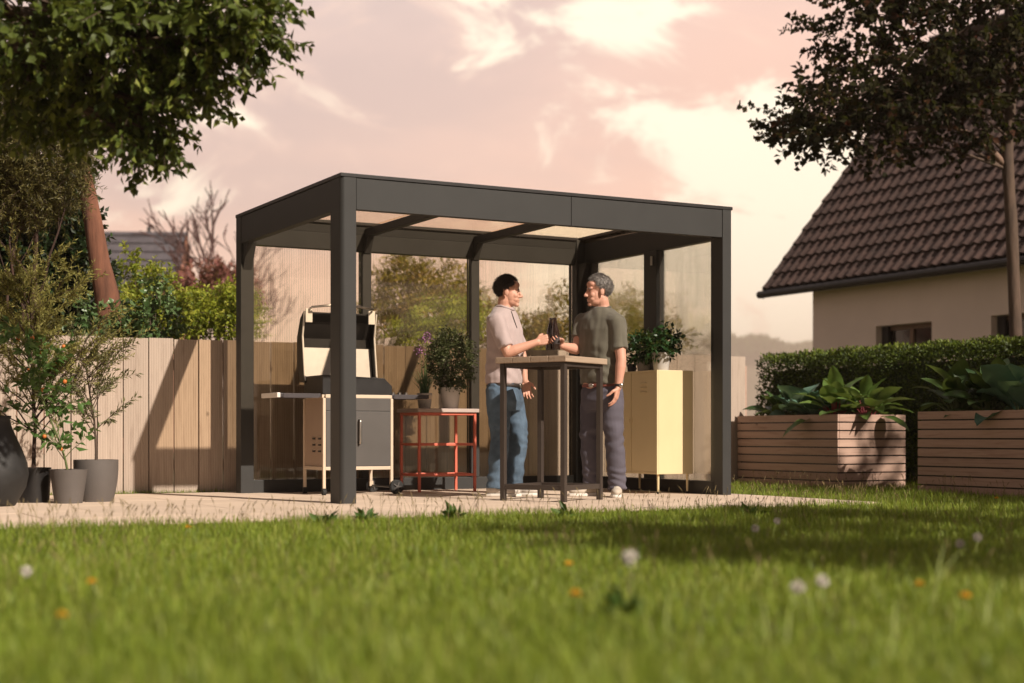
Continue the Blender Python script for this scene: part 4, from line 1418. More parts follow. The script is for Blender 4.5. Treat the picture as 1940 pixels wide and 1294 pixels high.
t = thing('floor_vase', 'large black bellied vase at the left edge of the terrace', 'vase', (g[0] - .10, g[1] + .02, TZ))
MB().lathe([(.05, 0), (.150, .0), (.170, .03), (.225, .13), (.242, .22), (.232, .30), (.195, .40), (.150, .50), (.125, .56), (.117, .60), (.127, .625), (.117, .628), (.105, .60), (.113, .55), (.09, .40), (.001, .39)], 48).build('body', M_vase, t, smooth=True)

# ------------------------------------------------------------------ big leaved plants in the planters
M_cab = leaf_mat('cabbage_leaf', [(.05, .12, .075), (.10, .20, .14), (.20, .32, .25)], .2, .4, island=False)
M_chard = leaf_mat('chard_leaf', [(.06, .11, .025), (.12, .20, .045), (.21, .29, .09)], .3, .35, island=False)
M_herb = leaf_mat('herb_leaf', [(.02, .05, .015), (.05, .10, .03), (.10, .16, .05)], .3, .4, island=False)
M_rstem = pmat('red_stem', (.30, .05, .06), rough=.5, var=.2)
def big_leaf_mesh(name, mat, aspect, tip, cup, ruffle, seed):
    """blade with midrib fold, curled and ruffled edge; length 1 along X"""
    rg = np.random.default_rng(seed)
    nu, nv = 9, 7
    vs, fs = [], []
    ph = rg.random(3) * 6.28
    for i in range(nu):
        u = i / (nu - 1)
        w = aspect * .5 * (math.sin(math.pi * min(1, max(0, u)) ** tip) ** .75 + .02)
        for j in range(nv):
            v = (j / (nv - 1) - .5) * 2
            x = u
            y = v * w
            z = cup * abs(v) ** 1.5 * w - .35 * u * u + ruffle * abs(v) * math.sin(u * 15 + ph[0] + v * 2)
            vs.append((x, y, z + .12 * u))
    for i in range(nu - 1):
        for j in range(nv - 1):
            a = i * nv + j
            fs.append((a, a + 1, a + nv + 1, a + nv))
    me = bpy.data.meshes.new(name)
    me.from_pydata(vs, [], fs)
    me.materials.append(mat)
    me.polygons.foreach_set('use_smooth', [True] * len(me.polygons))
    return me
def leafy_plant(name, label, x, y, z, kind, n, size, seed, cat='plant', tall=1.0):
    rg = np.random.default_rng(seed)
    t = thing(name, label, cat, (x, y, z), rg.random() * 0, 'leafy plants in the planters')
    mat, asp, tip, cup, ruf, sm = {'cabbage': (M_cab, .95, .8, .35, .035, M_stem), 'chard': (M_chard, .48, .75, .25, .015, M_rstem), 'herb': (M_herb, .62, .62, .2, .01, M_stem)}[kind]
    mes = [big_leaf_mesh('leaf', mat, asp * rg.uniform(.85, 1.15), tip, cup, ruf, seed * 10 + k) for k in range(3)]
    for k in range(n):
        a = 2 * math.pi * (k * .382 + rg.random() * .1)
        lvl = (k + .5) / n
        el = R_(18 + 62 * lvl * tall + rg.normal() * 9)
        pl = size * (.35 + .35 * rg.random()) * (.7 if kind == 'cabbage' else 1.0) * tall
        dx, dy = math.cos(a), math.sin(a)
        s = np.array((dx * .015, dy * .015, .0))
        e = s + np.array((dx * math.cos(el), dy * math.cos(el), math.sin(el))) * pl
        st = MB().tube([tuple(s), tuple((s + e) / 2 + np.array((0, 0, .01))), tuple(e)], [.006, .005, .0035], 6).build('stem', sm, t)
        o = link('leaf', mes[k % 3], None, t)
        pit = el - R_(28 if kind != 'cabbage' else 12)
        o.location = tuple(e - np.array((dx, dy, 0)) * .004)
        o.rotation_euler = Euler((rg.normal() * .25, -pit, a), 'XYZ')
        sc = size * rg.uniform(.75, 1.15)
        o.scale = (sc, sc, sc)
    return t
PZ = .655
leafy_plant('cabbage', 'blue green broad leaved cabbage in the planter next to the pergola', 5.80, 2.00, PZ, 'cabbage', 18, .29, 101, tall=1.15)
leafy_plant('cabbage', 'smaller blue green cabbage at the planter front, left of the red stemmed chard', 5.72, 1.70, PZ, 'cabbage', 16, .25, 102, tall=1.1)
leafy_plant('chard', 'red stemmed leafy chard in the middle of the planter', 5.76, 1.42, PZ, 'chard', 26, .31, 103, tall=1.15)
leafy_plant('chard', 'red stemmed leafy chard at the sunlit end of the planter', 6.00, 1.24, PZ, 'chard', 26, .31, 104, tall=1.1)
leafy_plant('chard', 'drooping leafy chard at the right rear of the sunlit planter', 6.20, 1.52, PZ, 'chard', 22, .29, 105)
leafy_plant('herb_plant', 'dark small leaved herb in the planter right by the pergola post', 5.72, 2.28, PZ, 'herb', 22, .19, 106, tall=1.4)
leafy_plant('herb_plant', 'heart leaved plant at the far corner of the right edge planter', 5.80, -.16, PZ + .01, 'herb', 26, .27, 107, tall=1.6)
leafy_plant('herb_plant', 'dark bushy leaved plant in the middle of the right edge planter', 5.85, -.48, PZ + .01, 'herb', 26, .26, 108, tall=1.55)
leafy_plant('cabbage', 'dark blue green cabbage in the right edge planter', 5.84, -.86, PZ + .01, 'cabbage', 14, .38, 109, tall=1.1)
leafy_plant('herb_plant', 'leafy plant at the back of the right edge planter before the hedge', 6.14, -.30, PZ + .01, 'herb', 28, .27, 110, tall=1.7)

# ------------------------------------------------------------------ the two men
from mathutils import noise as mnoise
M_skin = pmat('skin', (.62, .35, .25), rough=.55, var=.10, nscale=9, col2=(.60, .30, .21), bump=.05, bscale=200)
M_skin2 = pmat('skin_two', (.60, .34, .245), rough=.55, var=.10, nscale=9, col2=(.60, .29, .205), bump=.05, bscale=200)
M_hair1 = pmat('dark_brown_hair', (.022, .013, .009), rough=.6, var=.5, nscale=40)
M_hair2 = pmat('greying_hair', (.085, .07, .062), rough=.6, var=.6, nscale=45, col2=(.20, .18, .165))
M_polo = pmat('mauve_polo', (.42, .335, .325), rough=.9, var=.05, nscale=14, bump=.15, bscale=400, sheen=.2)
M_tee = pmat('olive_tee', (.115, .105, .078), rough=.9, var=.07, nscale=14, bump=.15, bscale=400, sheen=.2)
M_jeans = pmat('blue_denim', (.060, .098, .145), rough=.9, var=.28, nscale=9, bump=.25, bscale=320, col2=(.085, .13, .185))
M_chino = pmat('slate_trousers', (.090, .082, .105), rough=.9, var=.12, nscale=9, bump=.2, bscale=320)
M_shoe1 = pmat('grey_trainers', (.50, .45, .40), rough=.8, var=.12, nscale=18)
M_shoe2 = pmat('beige_trainers', (.46, .40, .33), rough=.85, var=.12, nscale=18)
M_sole = pmat('white_sole', (.70, .66, .60), rough=.7, var=.06)
M_belt1 = pmat('dark_belt', (.025, .018, .015), rough=.5)
M_belt2 = pmat('red_brown_belt', (.20, .055, .04), rough=.5)
M_eye = pmat('eye', (.03, .02, .018), rough=.2)

def remesh(mb, voxel, smooth=4, fac=.5):
    """fuse overlapping closed shapes into one continuous skin"""
    me = mb.mesh('tmp')
    o = bpy.data.objects.new('tmp', me)
    COL.objects.link(o)
    r = o.modifiers.new('r', 'REMESH')
    r.mode = 'VOXEL'
    r.voxel_size = voxel
    s = o.modifiers.new('s', 'SMOOTH')
    s.iterations = smooth
    s.factor = fac
    dg = bpy.context.evaluated_depsgraph_get()
    dg.update()
    out = bpy.data.meshes.new_from_object(o.evaluated_get(dg))
    bpy.data.objects.remove(o)
    out.polygons.foreach_set('use_smooth', [True] * len(out.polygons))
    return out

def ellipsoid(mb, c, r, M=None, seg=18, rings=11):
    M = M or Matrix.Identity(3)
    c = Vector(c)
    vs, fs = [], []
    for i in range(1, rings):
        th = math.pi * i / rings
        for j in range(seg):
            ph = 2 * math.pi * j / seg
            vs.append(tuple(c + M @ Vector((r[0] * math.sin(th) * math.cos(ph), r[1] * math.sin(th) * math.sin(ph), r[2] * math.cos(th)))))
    n = len(vs)
    vs += [tuple(c + M @ Vector((0, 0, r[2]))), tuple(c + M @ Vector((0, 0, -r[2])))]
    for i in range(rings - 2):
        for j in range(seg):
            a, b = i * seg + j, i * seg + (j + 1) % seg
            fs.append((a, a + seg, b + seg, b))
    for j in range(seg):
        fs.append((n, j, (j + 1) % seg))
        a = (rings - 2) * seg
        fs.append((n + 1, a + (j + 1) % seg, a + j))
    mb.add(vs, fs)

def capsule(mb, pts, rad, seg=14):
    pts = [Vector(p) for p in pts]
    mb.tube(pts, rad, seg)
    ellipsoid(mb, pts[0], (rad[0],) * 3, seg=10, rings=7)
    ellipsoid(mb, pts[-1], (rad[-1],) * 3, seg=10, rings=7)

def loft(mb, secs, seg=28):
    """sections: centre, half width (sideways), half depth (facing), yaw of the facing direction"""
    k = len(mb.v)
    for c, hw, hd, yaw in secs:
        f = Vector((math.cos(yaw), math.sin(yaw), 0))
        s = Vector((-math.sin(yaw), math.cos(yaw), 0))
        for j in range(seg):
            a = 2 * math.pi * j / seg
            ca, sa = math.cos(a), math.sin(a)
            e = 2 / 2.4
            p = Vector(c) + f * (hd * math.copysign(abs(ca) ** e, ca)) + s * (hw * math.copysign(abs(sa) ** e, sa))
            mb.v.append(tuple(p))
    for i in range(len(secs) - 1):
        for j in range(seg):
            a, b = k + i * seg + j, k + i * seg + (j + 1) % seg
            mb.f.append((a, b, b + seg, a + seg))
    mb.f.append(tuple(k + j for j in range(seg - 1, -1, -1)))
    e = k + (len(secs) - 1) * seg
    mb.f.append(tuple(e + j for j in range(seg)))

def wrinkle(me, fn):
    me.update()
    nrm = [v.normal.copy() for v in me.vertices]
    for v, n in zip(me.vertices, nrm):
        v.co += n * fn(v.co, n)

def hand(mb, wrist, d, pn, curl, side_sign, spread=.08, thumb_in=.5):
    """palm, four fingers of unequal length and a thumb; pn is the direction the palm faces"""
    w = Vector(wrist); d = Vector(d).normalized()
    pn = Vector(pn); pn = (pn - d * pn.dot(d)).normalized()
    s = d.cross(pn) * side_sign            # towards the index finger side
    L = .088
    tips = []
    for i, (off, ln) in enumerate(((.030, .074), (.010, .083), (-.010, .078), (-.029, .060))):
        kn = w + d * (L - abs(i - 1.2) * .004) + s * off
        capsule(mb, [w + s * off * .55, w + d * L * .5 + s * off * .9, kn], [.0145, .0145, .0115], 10)
        p, dd = kn, (d + s * (1.5 - i) * spread).normalized()
        rad = .0092 - .0007 * abs(i - 1)
        pts, rr = [p - dd * .004], [rad * 1.08]
        for frac, q in ((.48, 0), (.29, 1), (.23, 2)):
            c = curl[q]
            ax = dd.cross(pn)
            ax = ax.normalized() if ax.length > 1e-4 else d.cross(pn).normalized()
            dd = (Matrix.Rotation(c, 3, d.cross(pn).normalized()) @ dd).normalized()
            p = p + dd * ln * frac
            pts.append(p); rr.append(rad * (1 - .10 * (q + 1)))
        capsule(mb, pts, rr, 8)
        tips.append(p)
    b = w + d * .020 + s * .024
    td = (d * .55 + s * .75 + pn * thumb_in).normalized()
    p1 = b + td * .042
    td2 = (d * .85 + s * .15 + pn * (thumb_in * 1.1)).normalized()
    p2 = p1 + td2 * .034
    p3 = p2 + (td2 + pn * .4).normalized() * .024
    capsule(mb, [b, p1, p2, p3], [.0165, .0125, .0105, .0085], 9)

def man(spec):
    d0, px0 = spec['d'], spec['px']
    b = cam_at(px0, d0)
    root = thing('person', spec['label'], 'person', (b[0], b[1], TZ), -YAW)
    x0 = (px0 - 970) * d0 / FPX
    def J(p):
        px, py, y = p
        return Vector(((px - 970) * (d0 + y) / FPX - x0, y, CH - (py - HOR) * (d0 + y) / FPX - TZ))
    yaw = spec['yaw']
    # ---------- body, one skin
    body = MB()
    T = spec['torso']
    loft(body, [(J((px, py, y)), hw - .016, hd - .014, yaw) for px, py, y, hw, hd in T])
    hy = spec['head_yaw']
    hc = J(spec['head'])
    Fh, Sh = Vector((math.cos(hy), math.sin(hy), 0)), Vector((-math.sin(hy), math.cos(hy), 0))
    tilt = spec.get('tilt', 0)
    Mh = Matrix((Fh, Sh, Vector((0, 0, 1)))).transposed() @ Matrix.Rotation(tilt, 3, 'Y')
    def HP(x, y, z):
        return hc + Mh @ Vector((x, y, z))
    def E(c, r):
        ellipsoid(body, HP(*c), r, Mh)
    nb = J((T[-1][0], T[-1][1], T[-1][2]))
    capsule(body, [nb + Vector((0, 0, -.05)), nb + Vector((0, 0, .02)), HP(-.020, 0, -.06)], [.066, .058, .056])
    E((-.014, 0, .044), (.096, .075, .083))
    E((.028, 0, -.022), (.062, .060, .086))
    E((.032, 0, -.070), (.056, .050, .044))
    E((.074, 0, -.098), (.021, .022, .018))
    E((.072, 0, .028), (.020, .050, .016))
    E((.058, 0, .06), (.036, .058, .034))
    for s in (-1, 1):
        E((.060, s * .037, -.026), (.024, .020, .024))
        E((-.006, s * .079, -.006), (.019, .008, .030))
        E((.060, s * .030, -.058), (.026, .020, .020))
    capsule(body, [HP(.086, 0, .016), HP(.103, 0, -.012), HP(.113, 0, -.028)], [.009, .0115, .0125], 8)
    E((.100, 0, -.034), (.014, .018, .009))
    E((.089, 0, -.058), (.010, .025, .007))
    E((.086, 0, -.071), (.011, .021, .008))
    for side in ('near', 'far'):
        a = spec['arm_' + side]
        sh, el, wr = J(a['pts'][0]), J(a['pts'][1]), J(a['pts'][2])
        capsule(body, [sh, sh.lerp(el, .35), sh.lerp(el, .8), el], [.058, .054, .044, .041])
        capsule(body, [el, el.lerp(wr, .25), el.lerp(wr, .65), wr], [.041, .043, .034, .0265])
        hand(body, wr, J(a['tip']) - wr, a['palm'], a['curl'], a['side'], a.get('spread', .08), a.get('thumb', .5))
        l = spec['leg_' + side]
        hp, kn, an = J(l[0]), J(l[1]), J(l[2])
        capsule(body, [hp, hp.lerp(kn, .5), kn], [.080, .070, .052])
        capsule(body, [kn, kn.lerp(an, .35), an], [.052, .050, .036])
        tip = J(l[3])
        ft = Vector((tip.x - an.x, tip.y - an.y, 0)).normalized()
        capsule(body, [Vector((an.x, an.y, .06)) - ft * .02, Vector((an.x, an.y, .045)) + ft * .06, Vector((an.x, an.y, .035)) + ft * .15], [.034, .030, .022])
    me = remesh(body, .0045, 3, .5)
    link('body', me, spec['skin'], root)
    # ---------- eyes and brows
    for s in (-1, 1):
        e = MB(); ellipsoid(e, HP(.0855, s * .030, .006), (.005, .0095, .0042), Mh, 10, 7)
        e.build('eye', M_eye, root, smooth=True)
        e = MB(); capsule(e, [HP(.089, s * .014, .021), HP(.089, s * .032, .026), HP(.078, s * .048, .021)], [.0035, .004, .0028], 6)
        e.build('eyebrow', spec['hair'], root, smooth=True)
    # ---------- hair: scalp cap plus short strands
    rg = np.random.default_rng(spec['seed'])
    hv, hf, idx = [], [], {}
    nu, nv = 40, 64
    def hp(i, j):
        th = math.pi * i / nu; ph = 2 * math.pi * j / nv
        u = Vector((math.sin(th) * math.cos(ph), math.sin(th) * math.sin(ph), math.cos(th)))
        r = Vector((.1000, .0785, .0875)) * (1 + .035 * mnoise.noise(u * 6 + Vector((spec['seed'], 0, 0))) + spec['hair_puff'] * max(0, u.z) * max(0, .4 + u.x))
        return u, Vector((-.017 + u.x * r.x, u.y * r.y, .047 + u.z * r.z))
    def keep(p, u):
        front = .066 + .012 * math.sin(p.y * 60) - abs(p.y) * .25
        if p.x > front - max(0, (p.z - .085)) * -.35 and p.z < .098 + .1 * abs(p.y):
            return False
        low = (-.050 + 8 * p.y * p.y) if p.x < -.035 else (-.008 if p.x < .012 else .030 + (p.x - .012) * .5)
        if abs(p.y) > .05 and -.030 < p.x < .016:
            low = .018
        return p.z > low
    P, Dn = [], []
    for i in range(nu + 1):
        for j in range(nv):
            u, p = hp(i, j)
            idx[i, j] = (len(hv), keep(p, u))
            hv.append(tuple(HP(*p)))
            if idx[i, j][1] and 0 < i < nu:
                for _ in range(3):
                    q = p + Vector(rg.normal(size=3)) * .003
                    P.append(HP(*q)); 
                    dv = Mh @ (Vector((.25 if p.z > .06 else -.35, u.y * .3, -.15 - .6 * (1 - max(0, u.z)))) + u * .55 + Vector(rg.normal(size=3)) * .28)
                    Dn.append(dv)
    for i in range(nu):
        for j in range(nv):
            q = [idx[i, j], idx[i + 1, j], idx[i + 1, (j + 1) % nv], idx[i, (j + 1) % nv]]
            if all(x[1] for x in q):
                hf.append(tuple(x[0] for x in q))
    sv = leaves('strands', np.array([tuple(p) for p in P]), np.array([tuple(p) for p in Dn]), .015 * rg.uniform(.6, 1.3, len(P)), .0024, rg=rg, fold=.1, blunt=.5)
    k = len(hv)
    n = len(sv.vertices)
    co = np.empty(n * 3, np.float32); sv.vertices.foreach_get('co', co)
    hv += [tuple(c) for c in co.reshape(-1, 3)]
    hf += [tuple(v + k for v in p.vertices) for p in sv.polygons]
    hm = bpy.data.meshes.new('hair')
    hm.from_pydata(hv, [], hf)
    bm = bmesh.new(); bm.from_mesh(hm)
    bmesh.ops.delete(bm, geom=[v for v in bm.verts if not v.link_faces], context='VERTS')
    bm.to_mesh(hm); bm.free()
    link('hair', hm, spec['hair'], root)
    # ---------- shirt
    shirt = MB()
    loft(shirt, [(J((px, py, y)), hw, hd, yaw) for px, py, y, hw, hd in T[spec.get('hem', 1):]])
    for side in ('near', 'far'):
        a = spec['arm_' + side]
        sh, el = J(a['pts'][0]), J(a['pts'][1])
        e = sh.lerp(el, a.get('sleeve', .72))
        tc_ = J((T[-3][0], T[-3][1], T[-3][2]))
        capsule(shirt, [tc_.lerp(sh, .55), sh], [.085, .074])
        shirt.tube([sh - (e - sh) * .08, sh.lerp(e, .4), e], [.073, .070, .067], 18)
    sm = remesh(shirt, .0075, 5, .5)
    sd = spec['seed']
    zc = J((0, 700, 0)).z
    def sw(p, n):
        q = Vector((p.x * 9, p.y * 9, p.z * 3.2)) + Vector((sd, 3, 1))
        v = mnoise.noise(q) * .011 + mnoise.noise(q * 2.3 + Vector((5, 5, 5))) * .008
        v += .004 * math.sin((p.z * 1.0 + (p.x + p.y) * .55) * 70 + 3 * mnoise.noise(q)) * max(0, 1 - abs(p.z - zc) / .28)
        return v
    wrinkle(sm, sw)
    link('shirt', sm, spec['shirt'], root)
    # neckline
    nl = MB()
    c = nb
    pts = []
    for j in range(25):
        a_ = 2 * math.pi * j / 24
        f = Vector((math.cos(yaw), math.sin(yaw), 0)); s_ = Vector((-math.sin(yaw), math.cos(yaw), 0))
        pts.append(c + f * (.070 * math.cos(a_) + .006) + s_ * .074 * math.sin(a_) + Vector((0, 0, .004 - .026 * max(0, math.cos(a_)))))
    nl.tube(pts, spec['collar_r'], 8, caps=False)
    nl.build('collar', spec['shirt'], root, smooth=True)
    # ---------- trousers
    tr = MB()
    px, py, y, hw, hd = T[0]
    top = J((px, py - 24, y)); mid = J((px, py, y))
    loft(tr, [(mid + Vector((0, 0, -.13)), hw * .86, hd * .96, yaw), (mid + Vector((0, 0, -.05)), hw + .002, hd + .012, yaw), (mid, hw - .002, hd + .006, yaw), (top, hw - .020, hd - .006, yaw)])
    kns = []
    for side in ('near', 'far'):
        l = spec['leg_' + side]
        hp_, kn, an = J(l[0]), J(l[1]), J(l[2])
        kns.append((kn.z, an.z))
        an2 = Vector((an.x, an.y, max(.062, an.z - .03)))
        capsule(tr, [hp_ + Vector((0, 0, .03)), hp_.lerp(kn, .5), kn], [.104, .094, .078], 18)
        tr.tube([kn + (hp_ - kn) * .05, kn.lerp(an2, .4), kn.lerp(an2, .8), an2], [.078, .076, .072, .077], 18)
    tm = remesh(tr, .0075, 5, .5)
    kz = sum(k_ for k_, _ in kns) / 2
    def tw(p, n):
        q = Vector((p.x * 8, p.y * 8, p.z * 8)) + Vector((sd * 2, 0, 0))
        v = mnoise.noise(q) * .008 + mnoise.noise(Vector((p.x * 7 + p.z * 4, p.y * 7, p.z * 16)) + Vector((sd, 9, 2))) * .007
        ang = math.atan2(n.y, n.x)
        wk = max(0, 1 - abs(p.z - kz) / .16) + 1.5 * max(0, 1 - abs(p.z - .13) / .16) + .7 * max(0, 1 - abs(p.z - (kz + .42)) / .14)
        v += .0036 * wk * math.sin(p.z * 88 + 3.4 * math.sin(ang * 1.0 + sd + p.z * 6) + 7 * mnoise.noise(q * .7)) * (.4 + abs(mnoise.noise(q * .9 + Vector((2, 2, 2)))) * 2.2)
        return v
    wrinkle(tm, tw)
    link('trousers', tm, spec['trousers'], root)
    bl = MB()
    pts = []
    for j in range(33):
        a_ = 2 * math.pi * j / 32
        f = Vector((math.cos(yaw), math.sin(yaw), 0)); s_ = Vector((-math.sin(yaw), math.cos(yaw), 0))
        pts.append(top + Vector((0, 0, -.030)) + f * (hd + .004) * math.cos(a_) + s_ * (hw - .010) * math.sin(a_))
    bl.tube(pts, .013, 8, caps=False)
    bt = bl.build('belt', spec['belt'], root, smooth=True)
    f = Vector((math.cos(yaw), math.sin(yaw), 0))
    bk = MB(); cb = top + Vector((0, 0, -.030)) + f * (hd + .018)
    ellipsoid(bk, cb, (.006, .026, .018), Matrix((f, Vector((-f.y, f.x, 0)), Vector((0, 0, 1)))).transposed(), 12, 8)
    bk.build('buckle', M_steel, bt, smooth=True)
    # ---------- shoes
    for side in ('near', 'far'):
        l = spec['leg_' + side]
        an, tip = J(l[2]), J(l[3])
        ft = Vector((tip.x - an.x, tip.y - an.y, 0)).normalized()
        sd_ = Vector((-ft.y, ft.x, 0))
        Mf = Matrix((ft, sd_, Vector((0, 0, 1)))).transposed()
        o = Vector((an.x, an.y, 0))
        up = MB()
        ellipsoid(up, o + ft * -.030 + Vector((0, 0, .058)), (.048, .038, .052), Mf)
        ellipsoid(up, o + ft * .045 + Vector((0, 0, .052)), (.075, .040, .042), Mf)
        ellipsoid(up, o + ft * .125 + Vector((0, 0, .042)), (.078, .046, .034), Mf)
        up.tube([o + Vector((0, 0, .05)), o + Vector((0, 0, .098)) - ft * .008], [.040, .038], 14)
        shm = remesh(up, .006, 4, .5)
        for v in shm.vertices:
            if v.co.z < .014:
                v.co.z = .014
        so = link('shoe', shm, spec['shoes'], root)
        poly = [(-.082, 0), (-.074, .028), (-.03, .038), (.05, .040), (.12, .049), (.17, .044), (.205, .022), (.212, 0)]
        poly = poly + [(x, -y) for x, y in poly[-2:0:-1]]
        sl = MB()
        w_ = [o + ft * x + sd_ * y for x, y in poly]
        sl.add([(p.x, p.y, 0.001) for p in w_] + [(p.x, p.y, .024 + (.006 if i in (0, 1, 15, 14) else 0)) for i, p in enumerate(w_)],
               [tuple(range(len(w_)))[::-1], tuple(range(len(w_), 2 * len(w_)))] + [(i, (i + 1) % len(w_), len(w_) + (i + 1) % len(w_), len(w_) + i) for i in range(len(w_))])
        sl.build('sole', M_sole, so, bevel=.005)
        lc = MB()
        for k_ in range(4):
            q = o + ft * (.045 + k_ * .020) + Vector((0, 0, .092 - k_ * .0065))
            lc.tube([q - sd_ * .020, q + Vector((0, 0, .004)), q + sd_ * .020], .003, 5)
        lc.build('laces', M_sole, so, kind='stuff')
    return root, J

c_grip = (R_(38), R_(62), R_(40))
c_rest = (R_(16), R_(22), R_(14))
r1, J1 = man(dict(
    d=12.2, px=958, yaw=R_(-24), head_yaw=R_(-2), tilt=R_(2), head=(962, 554, -.01), seed=3, hair_puff=.06,
    label='dark haired man in mauve polo shirt and blue jeans holding a bottle',
    torso=[(956, 748, 0, .172, .128), (955, 728, 0, .176, .140), (955, 712, 0, .170, .142), (957, 685, 0, .170, .144), (958, 655, 0, .178, .142), (956, 625, 0, .190, .130), (953, 603, 0, .178, .108), (954, 590, 0, .115, .085), (956, 582, 0, .070, .068)],
    arm_near=dict(pts=[(941, 610, -.165), (962, 668, -.225), (1018, 648, -.215)], tip=(1050, 639, -.215), palm=(.15, 1, 0), curl=c_grip, side=1, spread=.03, sleeve=.82, thumb=.9),
    arm_far=dict(pts=[(966, 608, .165), (988, 672, .215), (994, 722, .17)], tip=(1000, 752, .16), palm=(.2, -1, 0), curl=c_rest, side=-1, sleeve=.8),
    leg_near=[(944, 752, -.085), (947, 824, -.10), (939, 921, -.10), (985, 940, -.13)],
    leg_far=[(964, 752, .085), (984, 820, .06), (973, 919, .075), (1024, 938, .03)],
    skin=M_skin, hair=M_hair1, shirt=M_polo, trousers=M_jeans, shoes=M_shoe1, belt=M_belt1, collar_r=.011))
r2, J2 = man(dict(
    d=12.12, px=1142, yaw=R_(180 + 48), head_yaw=R_(180 + 14), tilt=R_(2), head=(1134, 553, -.02), seed=8, hair_puff=.12,
    label='grey haired man in olive t-shirt and slate trousers holding a bottle',
    torso=[(1141, 748, 0, .172, .128), (1141, 728, 0, .178, .142), (1140, 712, 0, .176, .144), (1139, 685, 0, .178, .142), (1138, 655, 0, .188, .138), (1138, 625, 0, .200, .128), (1139, 604, 0, .186, .106), (1140, 591, 0, .118, .085), (1141, 583, 0, .070, .068)],
    arm_near=dict(pts=[(1169, 612, -.135), (1177, 682, -.20), (1171, 735, -.215)], tip=(1162, 776, -.235), palm=(-1, .35, 0), curl=c_rest, side=-1, sleeve=.72),
    arm_far=dict(pts=[(1106, 611, .125), (1092, 662, .05), (1064, 655, -.10)], tip=(1048, 640, -.135), palm=(-.35, -1, 0), curl=c_grip, side=1, spread=.03, sleeve=.62, thumb=.9),
    leg_near=[(1156, 752, -.07), (1164, 826, -.105), (1170, 921, -.085), (1166, 944, -.30)],
    leg_far=[(1125, 752, .075), (1117, 828, .06), (1122, 919, .085), (1086, 938, .03)],
    skin=M_skin2, hair=M_hair2, shirt=M_tee, trousers=M_chino, shoes=M_shoe2, belt=M_belt2, collar_r=.006))
# wristwatch on the hanging arm
wp = J2((1172, 730, -.214))
wt = MB(); wt.tube([wp + Vector((0, 0, .011)), wp - Vector((0, 0, .011))], [.0305, .030], 18)
wo = wt.build('watch_strap', M_belt1, r2, smooth=True)
wf = MB(); ellipsoid(wf, wp + Vector((.018, -.024, 0)), (.017, .010, .017))
wf.build('watch_face', M_steel, wo, smooth=True)
# placket of the polo
pf = MB()
a = J1((968, 590, -.065)); b_ = J1((979, 622, -.075))
pf.tube([a, b_], [.006, .006], 6)
pf.build('placket', M_belt1, r1)

# ------------------------------------------------------------------ the two bottles
M_bottle, nb_, ob_ = new_mat('brown_glass')
pb = node(nb_, 'ShaderNodeBsdfPrincipled', {'Base Color': (.020, .009, .006, 1), 'Roughness': .08, 'Specular IOR Level': .7})
nz_ = node(nb_, 'ShaderNodeTexNoise', {'Scale': 40.0})
nb_.links.new(ramp(nb_, nz_.outputs[0], [(.3, (.014, .007, .005)), (.7, (.030, .013, .008))]), pb.inputs[0])
nb_.links.new(pb.outputs[0], ob_.inputs[0])
M_capm = pmat('bottle_cap', (.12, .08, .05), rough=.4, metal=.8)
def bottle(J, px, py_base, y, label, root, tilt):
    p = root.matrix_basis @ J((px, py_base, y))
    t = thing('beer_bottle', label, 'bottle', tuple(p), -YAW)
    t.rotation_euler = (0, tilt, -YAW)
    g_ = MB().lathe([(.012, 0), (.029, 0), (.0315, .006), (.0315, .135), (.028, .16), (.019, .195), (.0145, .22), (.0135, .243), (.0155, .245), (.0155, .254), (.013, .256), (.010, .256)], 24)
    g_.build('glass', M_bottle, t, smooth=True)
    MB().lathe([(.0318, .045), (.0321, .046), (.0321, .10), (.0318, .101)], 24).build('paper_label', pmat('dark_label', (.045, .035, .035), rough=.7), t, smooth=True)
bottle(J1, 1041, 663, -.175, 'brown beer bottle in the hand of the man in the mauve polo', r1, R_(3))
bottle(J2, 1054, 663, -.155, 'brown beer bottle held by the man in the olive t-shirt', r2, R_(-3))

